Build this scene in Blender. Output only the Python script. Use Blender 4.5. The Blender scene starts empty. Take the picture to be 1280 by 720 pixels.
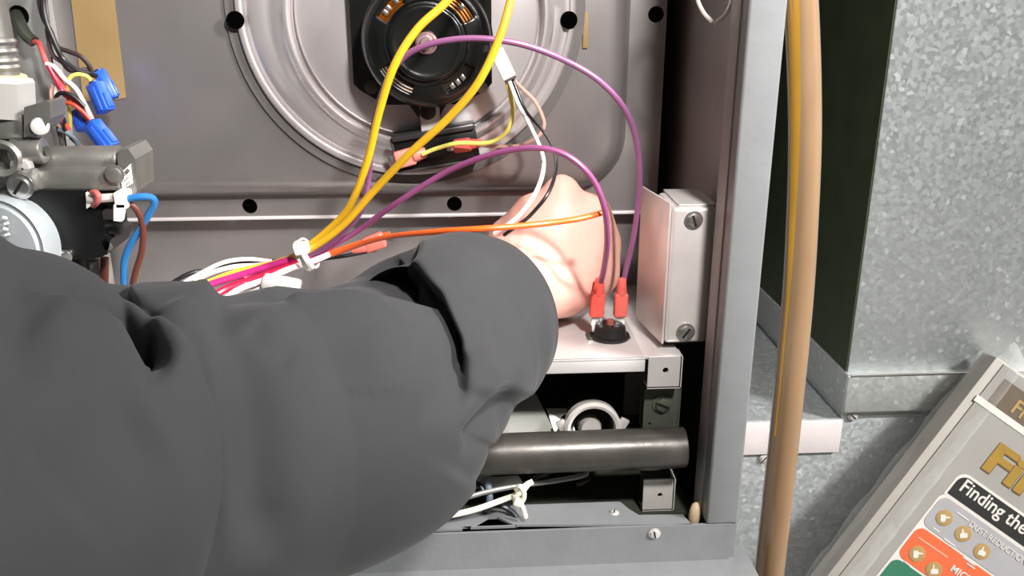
import bpy, bmesh, math, random
import numpy as np
from mathutils import Vector, Matrix, Quaternion, noise

random.seed(7)
scene = bpy.context.scene
COL = scene.collection

# ------------------------------------------------------------------ camera
F_PX = 1110.0                      # focal length in pixels of the 1280x720 frame
PITCH, YAW = math.radians(19.0), math.radians(3.5)
CAM = Vector((0.0, 0.0, 1.20))
fwd = Vector((math.sin(YAW) * math.cos(PITCH), math.cos(YAW) * math.cos(PITCH), -math.sin(PITCH)))
rgt = Vector((math.cos(YAW), -math.sin(YAW), 0.0))
upv = rgt.cross(fwd)
cd = bpy.data.cameras.new('camera')
cd.sensor_width = 36.0
cd.lens = F_PX / 1280.0 * 36.0
cd.clip_start = 0.01
cam = bpy.data.objects.new('camera', cd)
COL.objects.link(cam)
cam.matrix_world = Matrix((rgt, upv, -fwd)).transposed().to_4x4()
cam.location = CAM
scene.camera = cam

# ------------------------------------------------------------------ light
world = bpy.data.worlds.new('room_light')
scene.world = world
world.use_nodes = True
world.node_tree.nodes['Background'].inputs[0].default_value = (0.97, 0.98, 1.0, 1)
world.node_tree.nodes['Background'].inputs[1].default_value = 0.06

def area_light(name, loc, target, size, power, color):
    ld = bpy.data.lights.new(name, 'AREA')
    ld.shape = 'DISK'; ld.size = size; ld.energy = power; ld.color = color
    o = bpy.data.objects.new(name, ld); COL.objects.link(o)
    o.location = loc
    o.rotation_euler = (Vector(target) - Vector(loc)).to_track_quat('-Z', 'Y').to_euler()
    return o
def spot_light(name, loc, target, radius, power, cone, blend, color):
    ld = bpy.data.lights.new(name, 'SPOT')
    ld.shadow_soft_size = radius; ld.energy = power; ld.color = color
    ld.spot_size = math.radians(cone); ld.spot_blend = blend
    o = bpy.data.objects.new(name, ld); COL.objects.link(o)
    o.location = loc
    o.rotation_euler = (Vector(target) - Vector(loc)).to_track_quat('-Z', 'Y').to_euler()
    return o
spot_light('work_lamp', (0.22, -0.06, 1.60), (0.035, 0.58, 1.12), 0.035, 57.0, 55, 1.0, (1.0, 0.965, 0.94))
area_light('ceiling_lamp', (1.9, -0.60, 2.35), (0.5, 0.55, 1.0), 0.4, 128.0, (1.0, 0.99, 0.97))

vs = scene.view_settings
vs.view_transform = 'Standard'; vs.look = 'None'; vs.gamma = 1.0; vs.use_curve_mapping = False
vs.exposure = 0.0

# ------------------------------------------------------------------ helpers
def ray(u, v):
    return (fwd + rgt * ((u - 640) / F_PX) + upv * ((360 - v) / F_PX))
def at(u, v, Y):
    d = ray(u, v); return CAM + d * (Y / d.y)
def atz(u, v, Z):
    d = ray(u, v); return CAM + d * ((Z - CAM.z) / d.z)
def atx(u, v, X):
    d = ray(u, v); return CAM + d * (X / d.x)
def pxm(u, v, Y):                   # pixels per metre there
    return F_PX / ((at(u, v, Y) - CAM).dot(fwd))

def frame_from(xdir, zdir=None):
    x = Vector(xdir).normalized()
    z = Vector(zdir) if zdir is not None else Vector((0, -1, 0))
    y = z.cross(x).normalized(); z = x.cross(y).normalized()
    return Matrix((x, y, z)).transposed()

class MB:
    def __init__(self): self.bm = bmesh.new()
    def box(self, c, size, R=None, bevel=0.0, seg=2):
        b = bmesh.new()
        bmesh.ops.create_cube(b, size=1.0)
        for v in b.verts: v.co = Vector((v.co.x * size[0], v.co.y * size[1], v.co.z * size[2]))
        if bevel > 0:
            bmesh.ops.bevel(b, geom=list(b.edges), offset=min(bevel, min(size) * 0.45), segments=seg, affect='EDGES', profile=0.5)
        M = (R.to_4x4() if R is not None else Matrix.Identity(4)); M.translation = Vector(c)
        b.transform(M); self._add(b); return self
    def pbox(self, u0, v0, u1, v1, Y, depth, bevel=0.001):
        um, vm = (u0 + u1) / 2, (v0 + v1) / 2
        x0, x1 = at(u0, vm, Y).x, at(u1, vm, Y).x
        z0, z1 = at(um, v1, Y).z, at(um, v0, Y).z
        return self.box(((x0 + x1) / 2, Y + depth / 2, (z0 + z1) / 2), (abs(x1 - x0), depth, abs(z1 - z0)), None, bevel)
    def _add(self, b):
        me = bpy.data.meshes.new('tmp'); b.to_mesh(me); b.free()
        self.bm.from_mesh(me); bpy.data.meshes.remove(me)
    def cyl(self, p0, p1, r0, r1=None, seg=24, bevel=0.0):
        p0, p1 = Vector(p0), Vector(p1); r1 = r0 if r1 is None else r1
        ax = (p1 - p0); L = ax.length
        if bevel > 0:
            prof = [(0, 0), (r0 - bevel, 0), (r0 - bevel * .3, bevel * .3), (r0, bevel), (r1, L - bevel), (r1 - bevel * .3, L - bevel * .3), (r1 - bevel, L), (0, L)]
        else:
            prof = [(0, 0), (r0, 0), (r1, L), (0, L)]
        return self.lathe(prof, p0, ax, seg)
    def lathe(self, prof, origin, axis, seg=32, ref=None):
        a = Vector(axis).normalized()
        t = Vector(ref) if ref is not None else (Vector((0, 0, 1)) if abs(a.z) < .9 else Vector((1, 0, 0)))
        x = (t - a * t.dot(a)).normalized(); y = a.cross(x)
        b = self.bm; rings = []
        for r, h in prof:
            if r < 1e-7:
                rings.append([b.verts.new(Vector(origin) + a * h)])
            else:
                rings.append([b.verts.new(Vector(origin) + a * h + (x * math.cos(2 * math.pi * k / seg) + y * math.sin(2 * math.pi * k / seg)) * r) for k in range(seg)])
        for A, B in zip(rings[:-1], rings[1:]):
            for k in range(seg):
                k2 = (k + 1) % seg
                if len(A) == 1 and len(B) == 1: continue
                if len(A) == 1: b.faces.new((A[0], B[k2], B[k]))
                elif len(B) == 1: b.faces.new((A[k], A[k2], B[0]))
                else: b.faces.new((A[k], A[k2], B[k2], B[k]))
        return self
    def tube(self, pts, r, seg=10, closed=False, caps=True):
        pts = [Vector(p) for p in pts]; n = len(pts)
        rr = r if isinstance(r, (list, tuple)) else [r] * n
        b = self.bm; rings = []; nrm = None
        for i in range(n):
            t = (pts[(i + 1) % n] - pts[i - 1]) if closed else (pts[min(i + 1, n - 1)] - pts[max(i - 1, 0)])
            t.normalize()
            if nrm is None:
                nrm = t.orthogonal().normalized()
            else:
                nrm = (nrm - t * nrm.dot(t)).normalized()
            bn = t.cross(nrm)
            rings.append([b.verts.new(pts[i] + (nrm * math.cos(2 * math.pi * k / seg) + bn * math.sin(2 * math.pi * k / seg)) * rr[i]) for k in range(seg)])
        m = n if closed else n - 1
        for i in range(m):
            A, B = rings[i], rings[(i + 1) % n]
            off = 0
            if closed and i == n - 1:
                off = min(range(seg), key=lambda o: (B[o].co - A[0].co).length)
            for k in range(seg):
                b.faces.new((A[k], A[(k + 1) % seg], B[(k + 1 + off) % seg], B[(k + off) % seg]))
        if caps and not closed:
            b.faces.new(rings[0][::-1]); b.faces.new(rings[-1])
        return self
    def plate(self, outer, holes, vec):
        """flat polygon with holes, thickened along vec"""
        b = bmesh.new(); loops = []
        for lp in [outer] + list(holes):
            vv = [b.verts.new(Vector(p)) for p in lp]
            loops.append([b.edges.new((vv[i], vv[(i + 1) % len(vv)])) for i in range(len(vv))])
        bmesh.ops.triangle_fill(b, use_beauty=True, use_dissolve=False, edges=list(b.edges))
        vec = Vector(vec)
        if vec.length > 0:
            ret = bmesh.ops.extrude_face_region(b, geom=list(b.faces))
            bmesh.ops.translate(b, vec=vec, verts=[g for g in ret['geom'] if isinstance(g, bmesh.types.BMVert)])
        bmesh.ops.recalc_face_normals(b, faces=list(b.faces))
        self._add(b); return self
    def raw(self, verts, faces):
        vv = [self.bm.verts.new(Vector(p)) for p in verts]
        for f in faces: self.bm.faces.new([vv[i] for i in f])
        return self
    def build(self, name, mat, parent=None, smooth=True, angle=35, label=None):
        bmesh.ops.recalc_face_normals(self.bm, faces=list(self.bm.faces))
        org = Vector((0, 0, 0)); p = parent
        while p is not None:
            org += p.location; p = p.parent
        bmesh.ops.translate(self.bm, vec=-org, verts=list(self.bm.verts))
        me = bpy.data.meshes.new(name)
        if smooth:
            for f in self.bm.faces: f.smooth = True
            ca = math.radians(angle)
            for e in self.bm.edges:
                if len(e.link_faces) == 2 and e.calc_face_angle(0) > ca: e.smooth = False
        self.bm.to_mesh(me); self.bm.free()
        me.materials.append(mat)
        o = bpy.data.objects.new(name, me); COL.objects.link(o)
        o.parent = parent
        if label: o['label'] = label
        return o

def tag(o, label, cat, group=None, kind=None):
    o['label'] = label; o['category'] = cat
    if group: o['group'] = group
    if kind: o['kind'] = kind
    return o
def thing(name, label, cat, loc, group=None):
    o = bpy.data.objects.new(name, None); COL.objects.link(o)
    o.empty_display_size = 0.02
    o.location = loc
    return tag(o, label, cat, group)
def struct(o):
    o['kind'] = 'structure'; return o

def crom(pts, per=10):
    P = [Vector(p) for p in pts]
    P = [P[0] * 2 - P[1]] + P + [P[-1] * 2 - P[-2]]
    out = []
    for i in range(1, len(P) - 2):
        a, b, c, d = P[i - 1:i + 3]
        for k in range(per):
            t = k / per
            out.append(0.5 * ((2 * b) + (c - a) * t + (2 * a - 5 * b + 4 * c - d) * t * t + (3 * b - a - 3 * c + d) * t ** 3))
    out.append(P[-2]); return out
def wire(name, uvy, r, mat, label, cat='wire', group=None, parent=None, per=10, seg=10):
    m = MB().tube(crom([at(*p) for p in uvy], per), r, seg)
    o = m.build(name, mat, parent)
    if parent is None: tag(o, label, cat, group)
    return o
def circ(c, r, n=28, ax=(1, 0, 0), ay=(0, 0, 1)):
    c = Vector(c); ax = Vector(ax); ay = Vector(ay)
    return [c + ax * (r * math.cos(2 * math.pi * k / n)) + ay * (r * math.sin(2 * math.pi * k / n)) for k in range(n)]
def rrect(x0, z0, x1, z1, r, Y, n=8):
    pts = []
    for cx, cz, a0 in ((x1 - r, z1 - r, 0), (x0 + r, z1 - r, 90), (x0 + r, z0 + r, 180), (x1 - r, z0 + r, 270)):
        for k in range(n + 1):
            a = math.radians(a0 + 90 * k / n)
            pts.append(Vector((cx + r * math.cos(a), Y, cz + r * math.sin(a))))
    return pts

# ------------------------------------------------------------------ materials
def srgb(c):
    return tuple(((x / 255.0) / 12.92 if x / 255.0 <= 0.04045 else ((x / 255.0 + 0.055) / 1.055) ** 2.4) for x in c) + (1.0,)
MATS = {}
def mat(name, rgb, rough=0.5, metal=0.0, var=0.0, scale=40.0, bump=0.0, bscale=None, stretch=None, spec=0.5,
        sheen=0.0, sss=0.0, trans=0.0, rvar=0.0, rgb2=None, detail=4.0, alpha=1.0, coat=0.0):
    if name in MATS: return MATS[name]
    m = bpy.data.materials.new(name); m.use_nodes = True
    nt = m.node_tree; N = nt.nodes; L = nt.links
    p = N['Principled BSDF']
    base = srgb(rgb)
    p.inputs['Base Color'].default_value = base
    p.inputs['Roughness'].default_value = rough
    p.inputs['Metallic'].default_value = metal
    p.inputs['Specular IOR Level'].default_value = spec
    p.inputs['Coat Weight'].default_value = coat
    p.inputs['Alpha'].default_value = alpha
    if sheen: p.inputs['Sheen Weight'].default_value = sheen; p.inputs['Sheen Roughness'].default_value = 0.4
    if sss:
        p.inputs['Subsurface Weight'].default_value = sss
        p.inputs['Subsurface Radius'].default_value = (0.010, 0.004, 0.002)
        p.inputs['Subsurface Scale'].default_value = 1.0
    if trans: p.inputs['Transmission Weight'].default_value = trans
    tc = N.new('ShaderNodeTexCoord'); src = tc.outputs['Object']
    if stretch:
        mp = N.new('ShaderNodeMapping'); mp.inputs['Scale'].default_value = stretch
        L.new(src, mp.inputs[0]); src = mp.outputs[0]
    if var or rgb2:
        n = N.new('ShaderNodeTexNoise'); n.inputs['Scale'].default_value = scale; n.inputs['Detail'].default_value = detail
        L.new(src, n.inputs['Vector'])
        rp = N.new('ShaderNodeValToRGB')
        rp.color_ramp.elements[0].position = 0.3; rp.color_ramp.elements[1].position = 0.7
        if rgb2:
            rp.color_ramp.elements[0].color = base; rp.color_ramp.elements[1].color = srgb(rgb2)
        else:
            rp.color_ramp.elements[0].color = tuple(max(0, x * (1 - var)) for x in base[:3]) + (1,)
            rp.color_ramp.elements[1].color = tuple(min(1, x * (1 + var)) for x in base[:3]) + (1,)
        L.new(n.outputs['Fac'], rp.inputs[0]); L.new(rp.outputs[0], p.inputs['Base Color'])
    if rvar:
        n2 = N.new('ShaderNodeTexNoise'); n2.inputs['Scale'].default_value = scale * 0.6; n2.inputs['Detail'].default_value = 5
        L.new(src, n2.inputs['Vector'])
        mr = N.new('ShaderNodeMapRange'); mr.inputs['To Min'].default_value = rough - rvar; mr.inputs['To Max'].default_value = rough + rvar
        mr.inputs['From Min'].default_value = .3; mr.inputs['From Max'].default_value = .7
        L.new(n2.outputs['Fac'], mr.inputs[0]); L.new(mr.outputs[0], p.inputs['Roughness'])
    if bump:
        nb = N.new('ShaderNodeTexNoise'); nb.inputs['Scale'].default_value = bscale or scale * 3; nb.inputs['Detail'].default_value = 4
        L.new(src, nb.inputs['Vector'])
        bp = N.new('ShaderNodeBump'); bp.inputs['Strength'].default_value = bump; bp.inputs['Distance'].default_value = 0.001
        L.new(nb.outputs['Fac'], bp.inputs['Height']); L.new(bp.outputs[0], p.inputs['Normal'])
    MATS[name] = m
    return m
def galvanized(name, lo, hi, scale=90, metal=0.55, rough=0.42):
    if name in MATS: return MATS[name]
    m = bpy.data.materials.new(name); m.use_nodes = True
    nt = m.node_tree; N = nt.nodes; L = nt.links; p = N['Principled BSDF']
    tc = N.new('ShaderNodeTexCoord')
    nz = N.new('ShaderNodeTexNoise'); nz.inputs['Scale'].default_value = scale * .8; nz.inputs['Detail'].default_value = 3
    L.new(tc.outputs['Object'], nz.inputs['Vector'])
    mx = N.new('ShaderNodeMix'); mx.data_type = 'VECTOR'; mx.inputs[0].default_value = 0.004
    L.new(tc.outputs['Object'], mx.inputs[4]); L.new(nz.outputs['Color'], mx.inputs[5])
    vo = N.new('ShaderNodeTexVoronoi'); vo.inputs['Scale'].default_value = scale
    L.new(mx.outputs[1], vo.inputs['Vector'])
    sp = N.new('ShaderNodeSeparateColor'); L.new(vo.outputs['Color'], sp.inputs[0])
    big = N.new('ShaderNodeTexNoise'); big.inputs['Scale'].default_value = 9; big.inputs['Detail'].default_value = 3
    L.new(tc.outputs['Object'], big.inputs['Vector'])
    ad = N.new('ShaderNodeMath'); ad.operation = 'MULTIPLY_ADD'; ad.inputs[1].default_value = 0.3
    L.new(sp.outputs[0], ad.inputs[0]); 
    m2 = N.new('ShaderNodeMath'); m2.operation = 'MULTIPLY'; m2.inputs[1].default_value = 0.7
    L.new(big.outputs['Fac'], m2.inputs[0]); L.new(m2.outputs[0], ad.inputs[2])
    rp = N.new('ShaderNodeValToRGB')
    rp.color_ramp.elements[0].position = .15; rp.color_ramp.elements[1].position = .8
    rp.color_ramp.elements[0].color = srgb(lo); rp.color_ramp.elements[1].color = srgb(hi)
    L.new(ad.outputs[0], rp.inputs[0]); L.new(rp.outputs[0], p.inputs['Base Color'])
    mr = N.new('ShaderNodeMapRange'); mr.inputs['To Min'].default_value = rough - .1; mr.inputs['To Max'].default_value = rough + .14
    L.new(sp.outputs[1], mr.inputs[0]); L.new(mr.outputs[0], p.inputs['Roughness'])
    p.inputs['Metallic'].default_value = metal
    # a few brighter crystals
    gt = N.new('ShaderNodeMath'); gt.operation = 'GREATER_THAN'; gt.inputs[1].default_value = .96; L.new(sp.outputs[2], gt.inputs[0])
    fm = N.new('ShaderNodeMix'); fm.data_type = 'RGBA'; fm.inputs[7].default_value = srgb(tuple(min(255, x + 13) for x in hi))
    L.new(gt.outputs[0], fm.inputs[0]); L.new(rp.outputs[0], fm.inputs[6]); L.new(fm.outputs[2], p.inputs['Base Color'])
    MATS[name] = m; return m

panel_m = mat('brushed_sheet_steel', (154, 149, 148), .34, .72, .08, 14, .05, 1500, rvar=.08)
disc_m = mat('stamped_steel', (200, 194, 194), .32, .58, .04, 9, .0, 900, rvar=.04)
grey_paint = mat('grey_enamel', (114, 116, 117), .42, .0, .05, 60, .12, 260)
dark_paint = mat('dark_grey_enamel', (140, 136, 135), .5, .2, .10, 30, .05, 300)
dark_grey_m = mat('dark_grey_steel', (72, 75, 66), .5, .3, .25, 25, .08, 200)  # dark greenish grey for the cavity and small fittings
void_m = mat('dark_void', (3, 3, 3), 1.0, spec=0.0)
bright_cast = mat('bright_cast_zinc', (226, 222, 214), .32, .35, .06, 60)
flashing_m = mat('bright_flashing', (206, 197, 196), .4, .2, .05, 30)
black_m = mat('plain_black', (16, 16, 16), .5, 0, .2, 40, .04, 300)
motor_m = mat('black_motor_enamel', (14, 15, 14), .26, .0, .3, 60, .10, 350)
copper_m = mat('copper_winding', (196, 118, 40), .3, .9, .25, 300)
chrome_m = mat('bright_zinc', (215, 213, 210), .24, .95, .08, 80)
zinc_m = mat('zinc_plate', (205, 200, 196), .40, .45, .06, 50, .02, 500, rvar=.06)
cast_m = mat('cast_aluminium', (146, 144, 139), .4, .75, .12, 60, .15, 500)
shelf_m = mat('pale_sheet_steel', (200, 196, 194), .42, .5, .08, 30, .04, 500, rvar=.1)
plastic_black = mat('black_plastic', (13, 13, 13), .38, 0, .2, 50, .05, 300)
white_plastic = mat('white_nylon', (238, 232, 224), .45, 0, .03, 60)
cream_plastic = mat('cream_nylon', (232, 226, 206), .5, 0, .03, 60)
red_term = mat('red_vinyl_terminal', (214, 78, 66), .4, 0, .06, 80, trans=.1)
pink_term = mat('pink_vinyl_terminal', (232, 136, 122), .42, 0, .06, 80, trans=.1)
yellow_w = mat('yellow_wire_jacket', (208, 160, 28), .38, 0, .06, 60)
lyellow_w = mat('pale_yellow_wire_jacket', (236, 222, 110), .4, 0, .05, 60)
purple_w = mat('purple_wire_jacket', (124, 76, 114), .36, 0, .08, 60)
magenta_w = mat('magenta_wire_jacket', (176, 40, 110), .36, 0, .08, 60)
red_w = mat('red_wire_jacket', (206, 24, 62), .36, 0, .08, 60)
pink_w = mat('pinkish_wire_jacket', (206, 162, 150), .42, 0, .08, 60)
salmon_w = mat('salmon_wire_jacket', (222, 96, 96), .42, 0, .08, 60)
white_w = mat('white_wire_jacket', (236, 228, 224), .4, 0, .04, 60)
black_w = mat('black_wire_jacket', (26, 24, 26), .4, 0, .1, 60)
brownblack_w = mat('brown_black_wire_jacket', (50, 36, 34), .45, 0, .1, 60)
orange_w = mat('orange_wire_jacket', (238, 98, 32), .38, 0, .06, 60)
blue_w = mat('blue_wire_jacket', (38, 106, 164), .36, 0, .06, 60)
brown_w = mat('brown_wire_jacket', (92, 48, 38), .4, 0, .06, 60)
greyblue_w = mat('grey_blue_wire_jacket', (108, 122, 134), .45, 0, .06, 60)
blue_plastic = mat('blue_nylon', (38, 88, 200), .34, 0, .08, 60)
tan_tape = mat('tan_paper_tape', (140, 115, 74), .7, 0, .08, 25, .06, 200)
foam_m = mat('beige_foam', (226, 200, 164), .85, 0, .08, 90, .2, 300)
hose_m = mat('amber_vinyl_hose', (116, 91, 66), .2, 0, 0, 30, .10, 90, rgb2=(138, 113, 86), sss=.0, coat=.9, stretch=(1, 1, .25))
hose_yellow = mat('aged_yellow_vinyl', (168, 124, 36), .35, 0, .1, 30)
galv_m = galvanized('galvanized_duct_steel', (174, 179, 180), (198, 202, 202), 300, .68)
galv_dull = galvanized('galvanized_band_steel', (168, 170, 168), (190, 192, 190), 300)
duct_side_m = mat('dark_olive_side', (60, 69, 48), .5, .3, .18, 30, .06, 200)
knob_m = mat('pale_grey_cast_cap', (178, 184, 188), .4, .3, .05, 40, .04, 400)
label_m = mat('white_paper_label', (238, 234, 232), .6)
print_m = mat('grey_print', (96, 92, 92), .7)
cloth_m = None

# ------------------------------------------------------------------ setting
YB, YF = 0.600, 0.453
XI = at(937, 0, YF).x                 # inner face of the right post
XO = XI + 0.0195                      # outer face of the cabinet side
floor_m = mat('grey_concrete', (120, 118, 114), .8, 0, .15, 6, .2, 60)
wall_m = mat('grey_block_wall', (92, 94, 90), .8, 0, .12, 5, .2, 60)
o = MB().box((0.3, 0.2, -0.02), (4.2, 3.4, 0.04)).build('floor', floor_m, smooth=False); struct(o); tag(o, 'grey concrete floor under the furnace', 'floor', kind='structure')
o = MB().box((0.3, 1.93, 1.25), (4.2, 0.06, 2.5)).build('wall_back', wall_m, smooth=False); struct(o); tag(o, 'dim grey wall behind the furnace and duct', 'wall', kind='structure')

dim_m = mat('darkened_room_wall', (104, 103, 101), .9, 0, .1, 4, .1, 40)  # unseen left and camera-side walls, toned dark to cut the frontal fill
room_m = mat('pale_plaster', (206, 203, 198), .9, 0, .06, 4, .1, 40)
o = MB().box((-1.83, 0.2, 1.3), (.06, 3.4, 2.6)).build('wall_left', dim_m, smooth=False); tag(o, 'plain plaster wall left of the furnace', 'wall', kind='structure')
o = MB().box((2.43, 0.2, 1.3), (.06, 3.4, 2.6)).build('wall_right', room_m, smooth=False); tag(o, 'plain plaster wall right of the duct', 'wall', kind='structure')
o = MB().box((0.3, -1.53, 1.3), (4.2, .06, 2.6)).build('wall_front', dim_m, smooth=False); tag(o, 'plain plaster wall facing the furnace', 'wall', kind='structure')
o = MB().box((0.3, 0.2, 2.63), (4.3, 3.5, .06)).build('ceiling', room_m, smooth=False); tag(o, 'plain plaster ceiling above the furnace', 'ceiling', kind='structure')
# ------------------------------------------------------------------ furnace cabinet
XL = -0.36
ZR = at(910, 655, YF).z               # top of the bottom rail
ZTOP = 1.62
cab = thing('furnace_cabinet', 'grey enamelled furnace cabinet standing open, with front post and bottom rail', 'furnace', (0, 0.75, 0))
m = MB()
m.box(((XI + XO) / 2 + .0065, (YF + .002 + 1.10) / 2, ZTOP / 2), (XO - XI - .013, 1.10 - YF - .002, ZTOP))
m.build('side_panel', grey_paint, cab, False)
# front post: folded sheet with a rounded nose
m = MB().box(((XI + XO) / 2, YF + .006, (ZR + .0 + ZTOP) / 2), (XO - XI, .012, ZTOP - ZR), None, .0016, 3)
m.build('front_post', grey_paint, cab)
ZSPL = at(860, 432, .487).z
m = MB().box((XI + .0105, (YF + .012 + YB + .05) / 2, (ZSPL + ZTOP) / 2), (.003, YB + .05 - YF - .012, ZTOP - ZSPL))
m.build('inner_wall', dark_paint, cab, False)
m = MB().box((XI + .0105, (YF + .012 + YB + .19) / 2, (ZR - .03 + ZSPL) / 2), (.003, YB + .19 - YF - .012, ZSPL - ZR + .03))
m.build('lower_wall_shade', black_m, cab, False)  # lower part of the inner wall, its shade put in as black
m = MB().box((XI + .001, YF + .019, (ZR + ZTOP) / 2), (.004, .016, ZTOP - ZR), None, .001)
m.build('post_return', dark_paint, cab)
m = MB().box((XL - .01, (YF + 1.1) / 2, ZTOP / 2), (.02, 1.1 - YF, ZTOP), None, .0016); m.build('side_panel', grey_paint, cab)
m = MB().box(((XL + XO) / 2, .95, ZTOP / 2), (XO - XL - .06, .30, ZTOP - .02)); m.build('rear_housing', dark_grey_m, cab, False)
m = MB().box(((XL + XO) / 2, (YF + 1.1) / 2, ZTOP + .01), (XO - XL + .02, 1.1 - YF, .02), None, .002); m.build('top_panel', grey_paint, cab)

# bottom rail : vertical face, top flange with cut-outs, lower step
rail_h = at(910, 655, YF).z - at(910, 699, YF).z
xr = at(915, 655, YF).x
m = MB()
# slot in the face
s0, s1 = at(578, 661, YF), at(647, 658.5, YF)
rz0, rz1 = ZR - rail_h, ZR
outer = [(XL, YF, rz0), (xr, YF, rz0), (xr, YF, rz1), (XL, YF, rz1)]
hole = [(s0.x, YF, s0.z - .0006), (s1.x, YF, s0.z - .0006), (s1.x, YF, s0.z + .0006), (s0.x, YF, s0.z + .0006)]
m.plate(outer, [], (0, .0018, 0))
m.build('bottom_rail', grey_paint, cab, False)
fl_d = atz(770, 627, ZR).y - YF
f0, f1 = at(565, 650, YF), at(655, 646, YF)
xe = at(860, 648, YF).x
yc = YF + fl_d
poly = [(XL, YF + .0010, ZR), (xe + .003, YF + .0010, ZR), (xe, YF + .012, ZR), (at(800, 641, YF + .01).x, YF + .013, ZR), (at(786, 633, YF + .02).x, YF + .020, ZR), (at(775, 629, yc).x, yc, ZR), (at(640, 629, yc).x, yc, ZR), (at(632, 632, yc).x, yc - .004, ZR), (XL, yc - .004, ZR)]
cut = [(at(588, 650, YF + .007).x, YF + .006, ZR), (at(645, 649, YF + .007).x, YF + .006, ZR), (at(622, 640, YF + .012).x, YF + .016, ZR), (at(610, 640, YF + .012).x, YF + .016, ZR)]
slot = [atz(578, 661, ZR), atz(647, 658.5, ZR), atz(647, 655.8, ZR), atz(578, 658.3, ZR)]
m = MB().plate([Vector(p) for p in poly], [[Vector(p) for p in cut], slot], (0, 0, -.0015))
m.build('rail_flange', grey_paint, cab, False)
zs = rz0
m = MB().box(((XL + XO) / 2, YF - .016, zs - .004), (XO - XL + .02, .052, .008), None, .001); m.build('lower_step', grey_paint, cab)
m = MB().box(((XL + XO) / 2, YF - .036, zs / 2 - .006), (XO - XL + .02, .012, zs - .012), None, .002); m.build('lower_door', grey_paint, cab)
def screw(parent, c, r, n=Vector((0, -1, 0)), mt=None, slot=True, hexa=True, name='screw', h=None):
    h = h or r * .55
    c = Vector(c); n = Vector(n).normalized()
    mm = MB()
    mm.lathe([(0, 0), (r * 1.35, 0), (r * 1.35, h * .22), (r * 1.05, h * .32), (0, h * .32)], c, n, 24)
    mm.lathe([(0, h * .3), (r, h * .3), (r, h * .9), (r * .86, h), (0, h)], c, n, 6 if hexa else 20)
    s = mm.build(name, mt or chrome_m, parent, angle=30)
    if slot:
        t = n.orthogonal().normalized(); t = (Quaternion(n, random.uniform(0, 3)) @ t)
        MB().box(c + n * h, (r * 1.7, r * .3, h * .3), frame_from(t, n)).build('slot', black_m, s, False)
    return s
screw(cab, at(818, 667, YF - .0002), .0028, mt=zinc_m)
screw(cab, atz(768, 641, ZR), .0022, (0, 0, 1), zinc_m)
# base pan and the dark cavity below the burner shelf
Zpan = ZR - .012
m = MB().box(((XL + XI) / 2, (YF + .03 + YB + .2) / 2, Zpan), (XI - XL, YB + .2 - YF - .03, .003)); m.build('base_pan', dark_grey_m, cab, False)
m = MB().box(((XL + XI) / 2, YB + .19, (ZR + 1.0) / 2), (XI - XL, .003, 1.0 - ZR + .06)); m.build('cavity_back', dark_grey_m, cab, False)
# shelf that carries the hand and the roll-out switch
YS = 0.478
ZS = at(740, 449, YS).z
xs1 = at(807, 447, YS).x
m = MB()
m.box(((XL + xs1) / 2, (YS + YB + .02) / 2, ZS - .001), (xs1 - XL, YB + .02 - YS, .002), None, .0006)
m.build('burner_shelf', shelf_m, cab)
m = MB().box(((XL + xs1) / 2, YS + .0008, ZS - .0045), (xs1 - XL, .0016, .009), None, .0006); m.build('shelf_lip', shelf_m, cab)
xb1 = at(852, 443, YS).x
m = MB().box(((xs1 + xb1) / 2, (YS + .002 + YB + .02) / 2, ZS - .001), (xb1 - xs1 + .001, YB + .018 - YS, .002), None, .0005); m.build('shelf_end', shelf_m, cab)
# brackets on the right of the cavity
def bracket(u0, v0, u1, v1, Y, hu, hv, hr, mt, name='bracket'):
    a, b = at(u0, v0, Y), at(u1, v1, Y); c = at(hu, hv, Y)
    mm = MB().plate([(a.x, Y, b.z), (b.x, Y, b.z), (b.x, Y, a.z), (a.x, Y, a.z)], [circ((c.x, Y, c.z), hr, 16)], (0, .0016, 0))
    mm.box(((a.x + b.x) / 2, Y + .006, b.z), (b.x - a.x, .012, .0014))
    mm.box((b.x, Y + .006, (a.z + b.z) / 2), (.0014, .012, a.z - b.z))
    ob = mm.build(name, mt, cab, False)
    MB().box(((a.x + b.x) / 2, Y + .010, (a.z + b.z) / 2), (b.x - a.x, .002, a.z - b.z)).build('backing', dark_grey_m, ob, False)
    return ob
bracket(811, 447, 850, 484, YS + .001, 832, 463, .0018, shelf_m)
bracket(806, 487, 847, 536, YS + .012, 812, 530, .001, dark_grey_m)
screw(cab, at(828, 505, YS + .0118), .0048, mt=dark_grey_m)
bracket(805, 600, 841, 637, YS + .006, 825, 619, .0017, bright_cast)
# pale plates in the cavity, left of the orifice ring
yp = YS + .03
m = MB().raw([at(636, 481, yp + .03), at(664, 480, yp + .03), at(694, 541, yp), at(694, 575, yp), at(632, 575, yp), at(632, 541, yp)], [(0, 1, 2, 5), (5, 2, 3, 4)]); 
m.build('baffle_plate', mat('grey_sheet', (138, 138, 132), .5, .3, .05, 30), cab, False)
m = MB().plate([at(612, 514, yp - .004), at(636, 505, yp - .004), at(636, 560, yp - .004), at(612, 560, yp - .004)], [circ(at(624, 535, yp - .004), .0012, 12)], (0, .001, 0)); m.build('mounting_tab', shelf_m, cab, False)
m = MB().plate([at(683, 511, yp + .02), at(712, 511, yp + .02), at(724, 560, yp + .004), at(700, 560, yp + .004)], [circ(at(707, 523, yp + .016), .003, 14)], (0, .0012, 0)); m.build('orifice_bracket', zinc_m, cab, False)
m = MB().raw([at(560, 600, YS + .03), at(648, 594, YS + .03), at(655, 606, YS + .022), at(560, 614, YS + .022)], [(0, 1, 2, 3)]); m.build('burner_rail_plate', shelf_m, cab, False)
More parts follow.
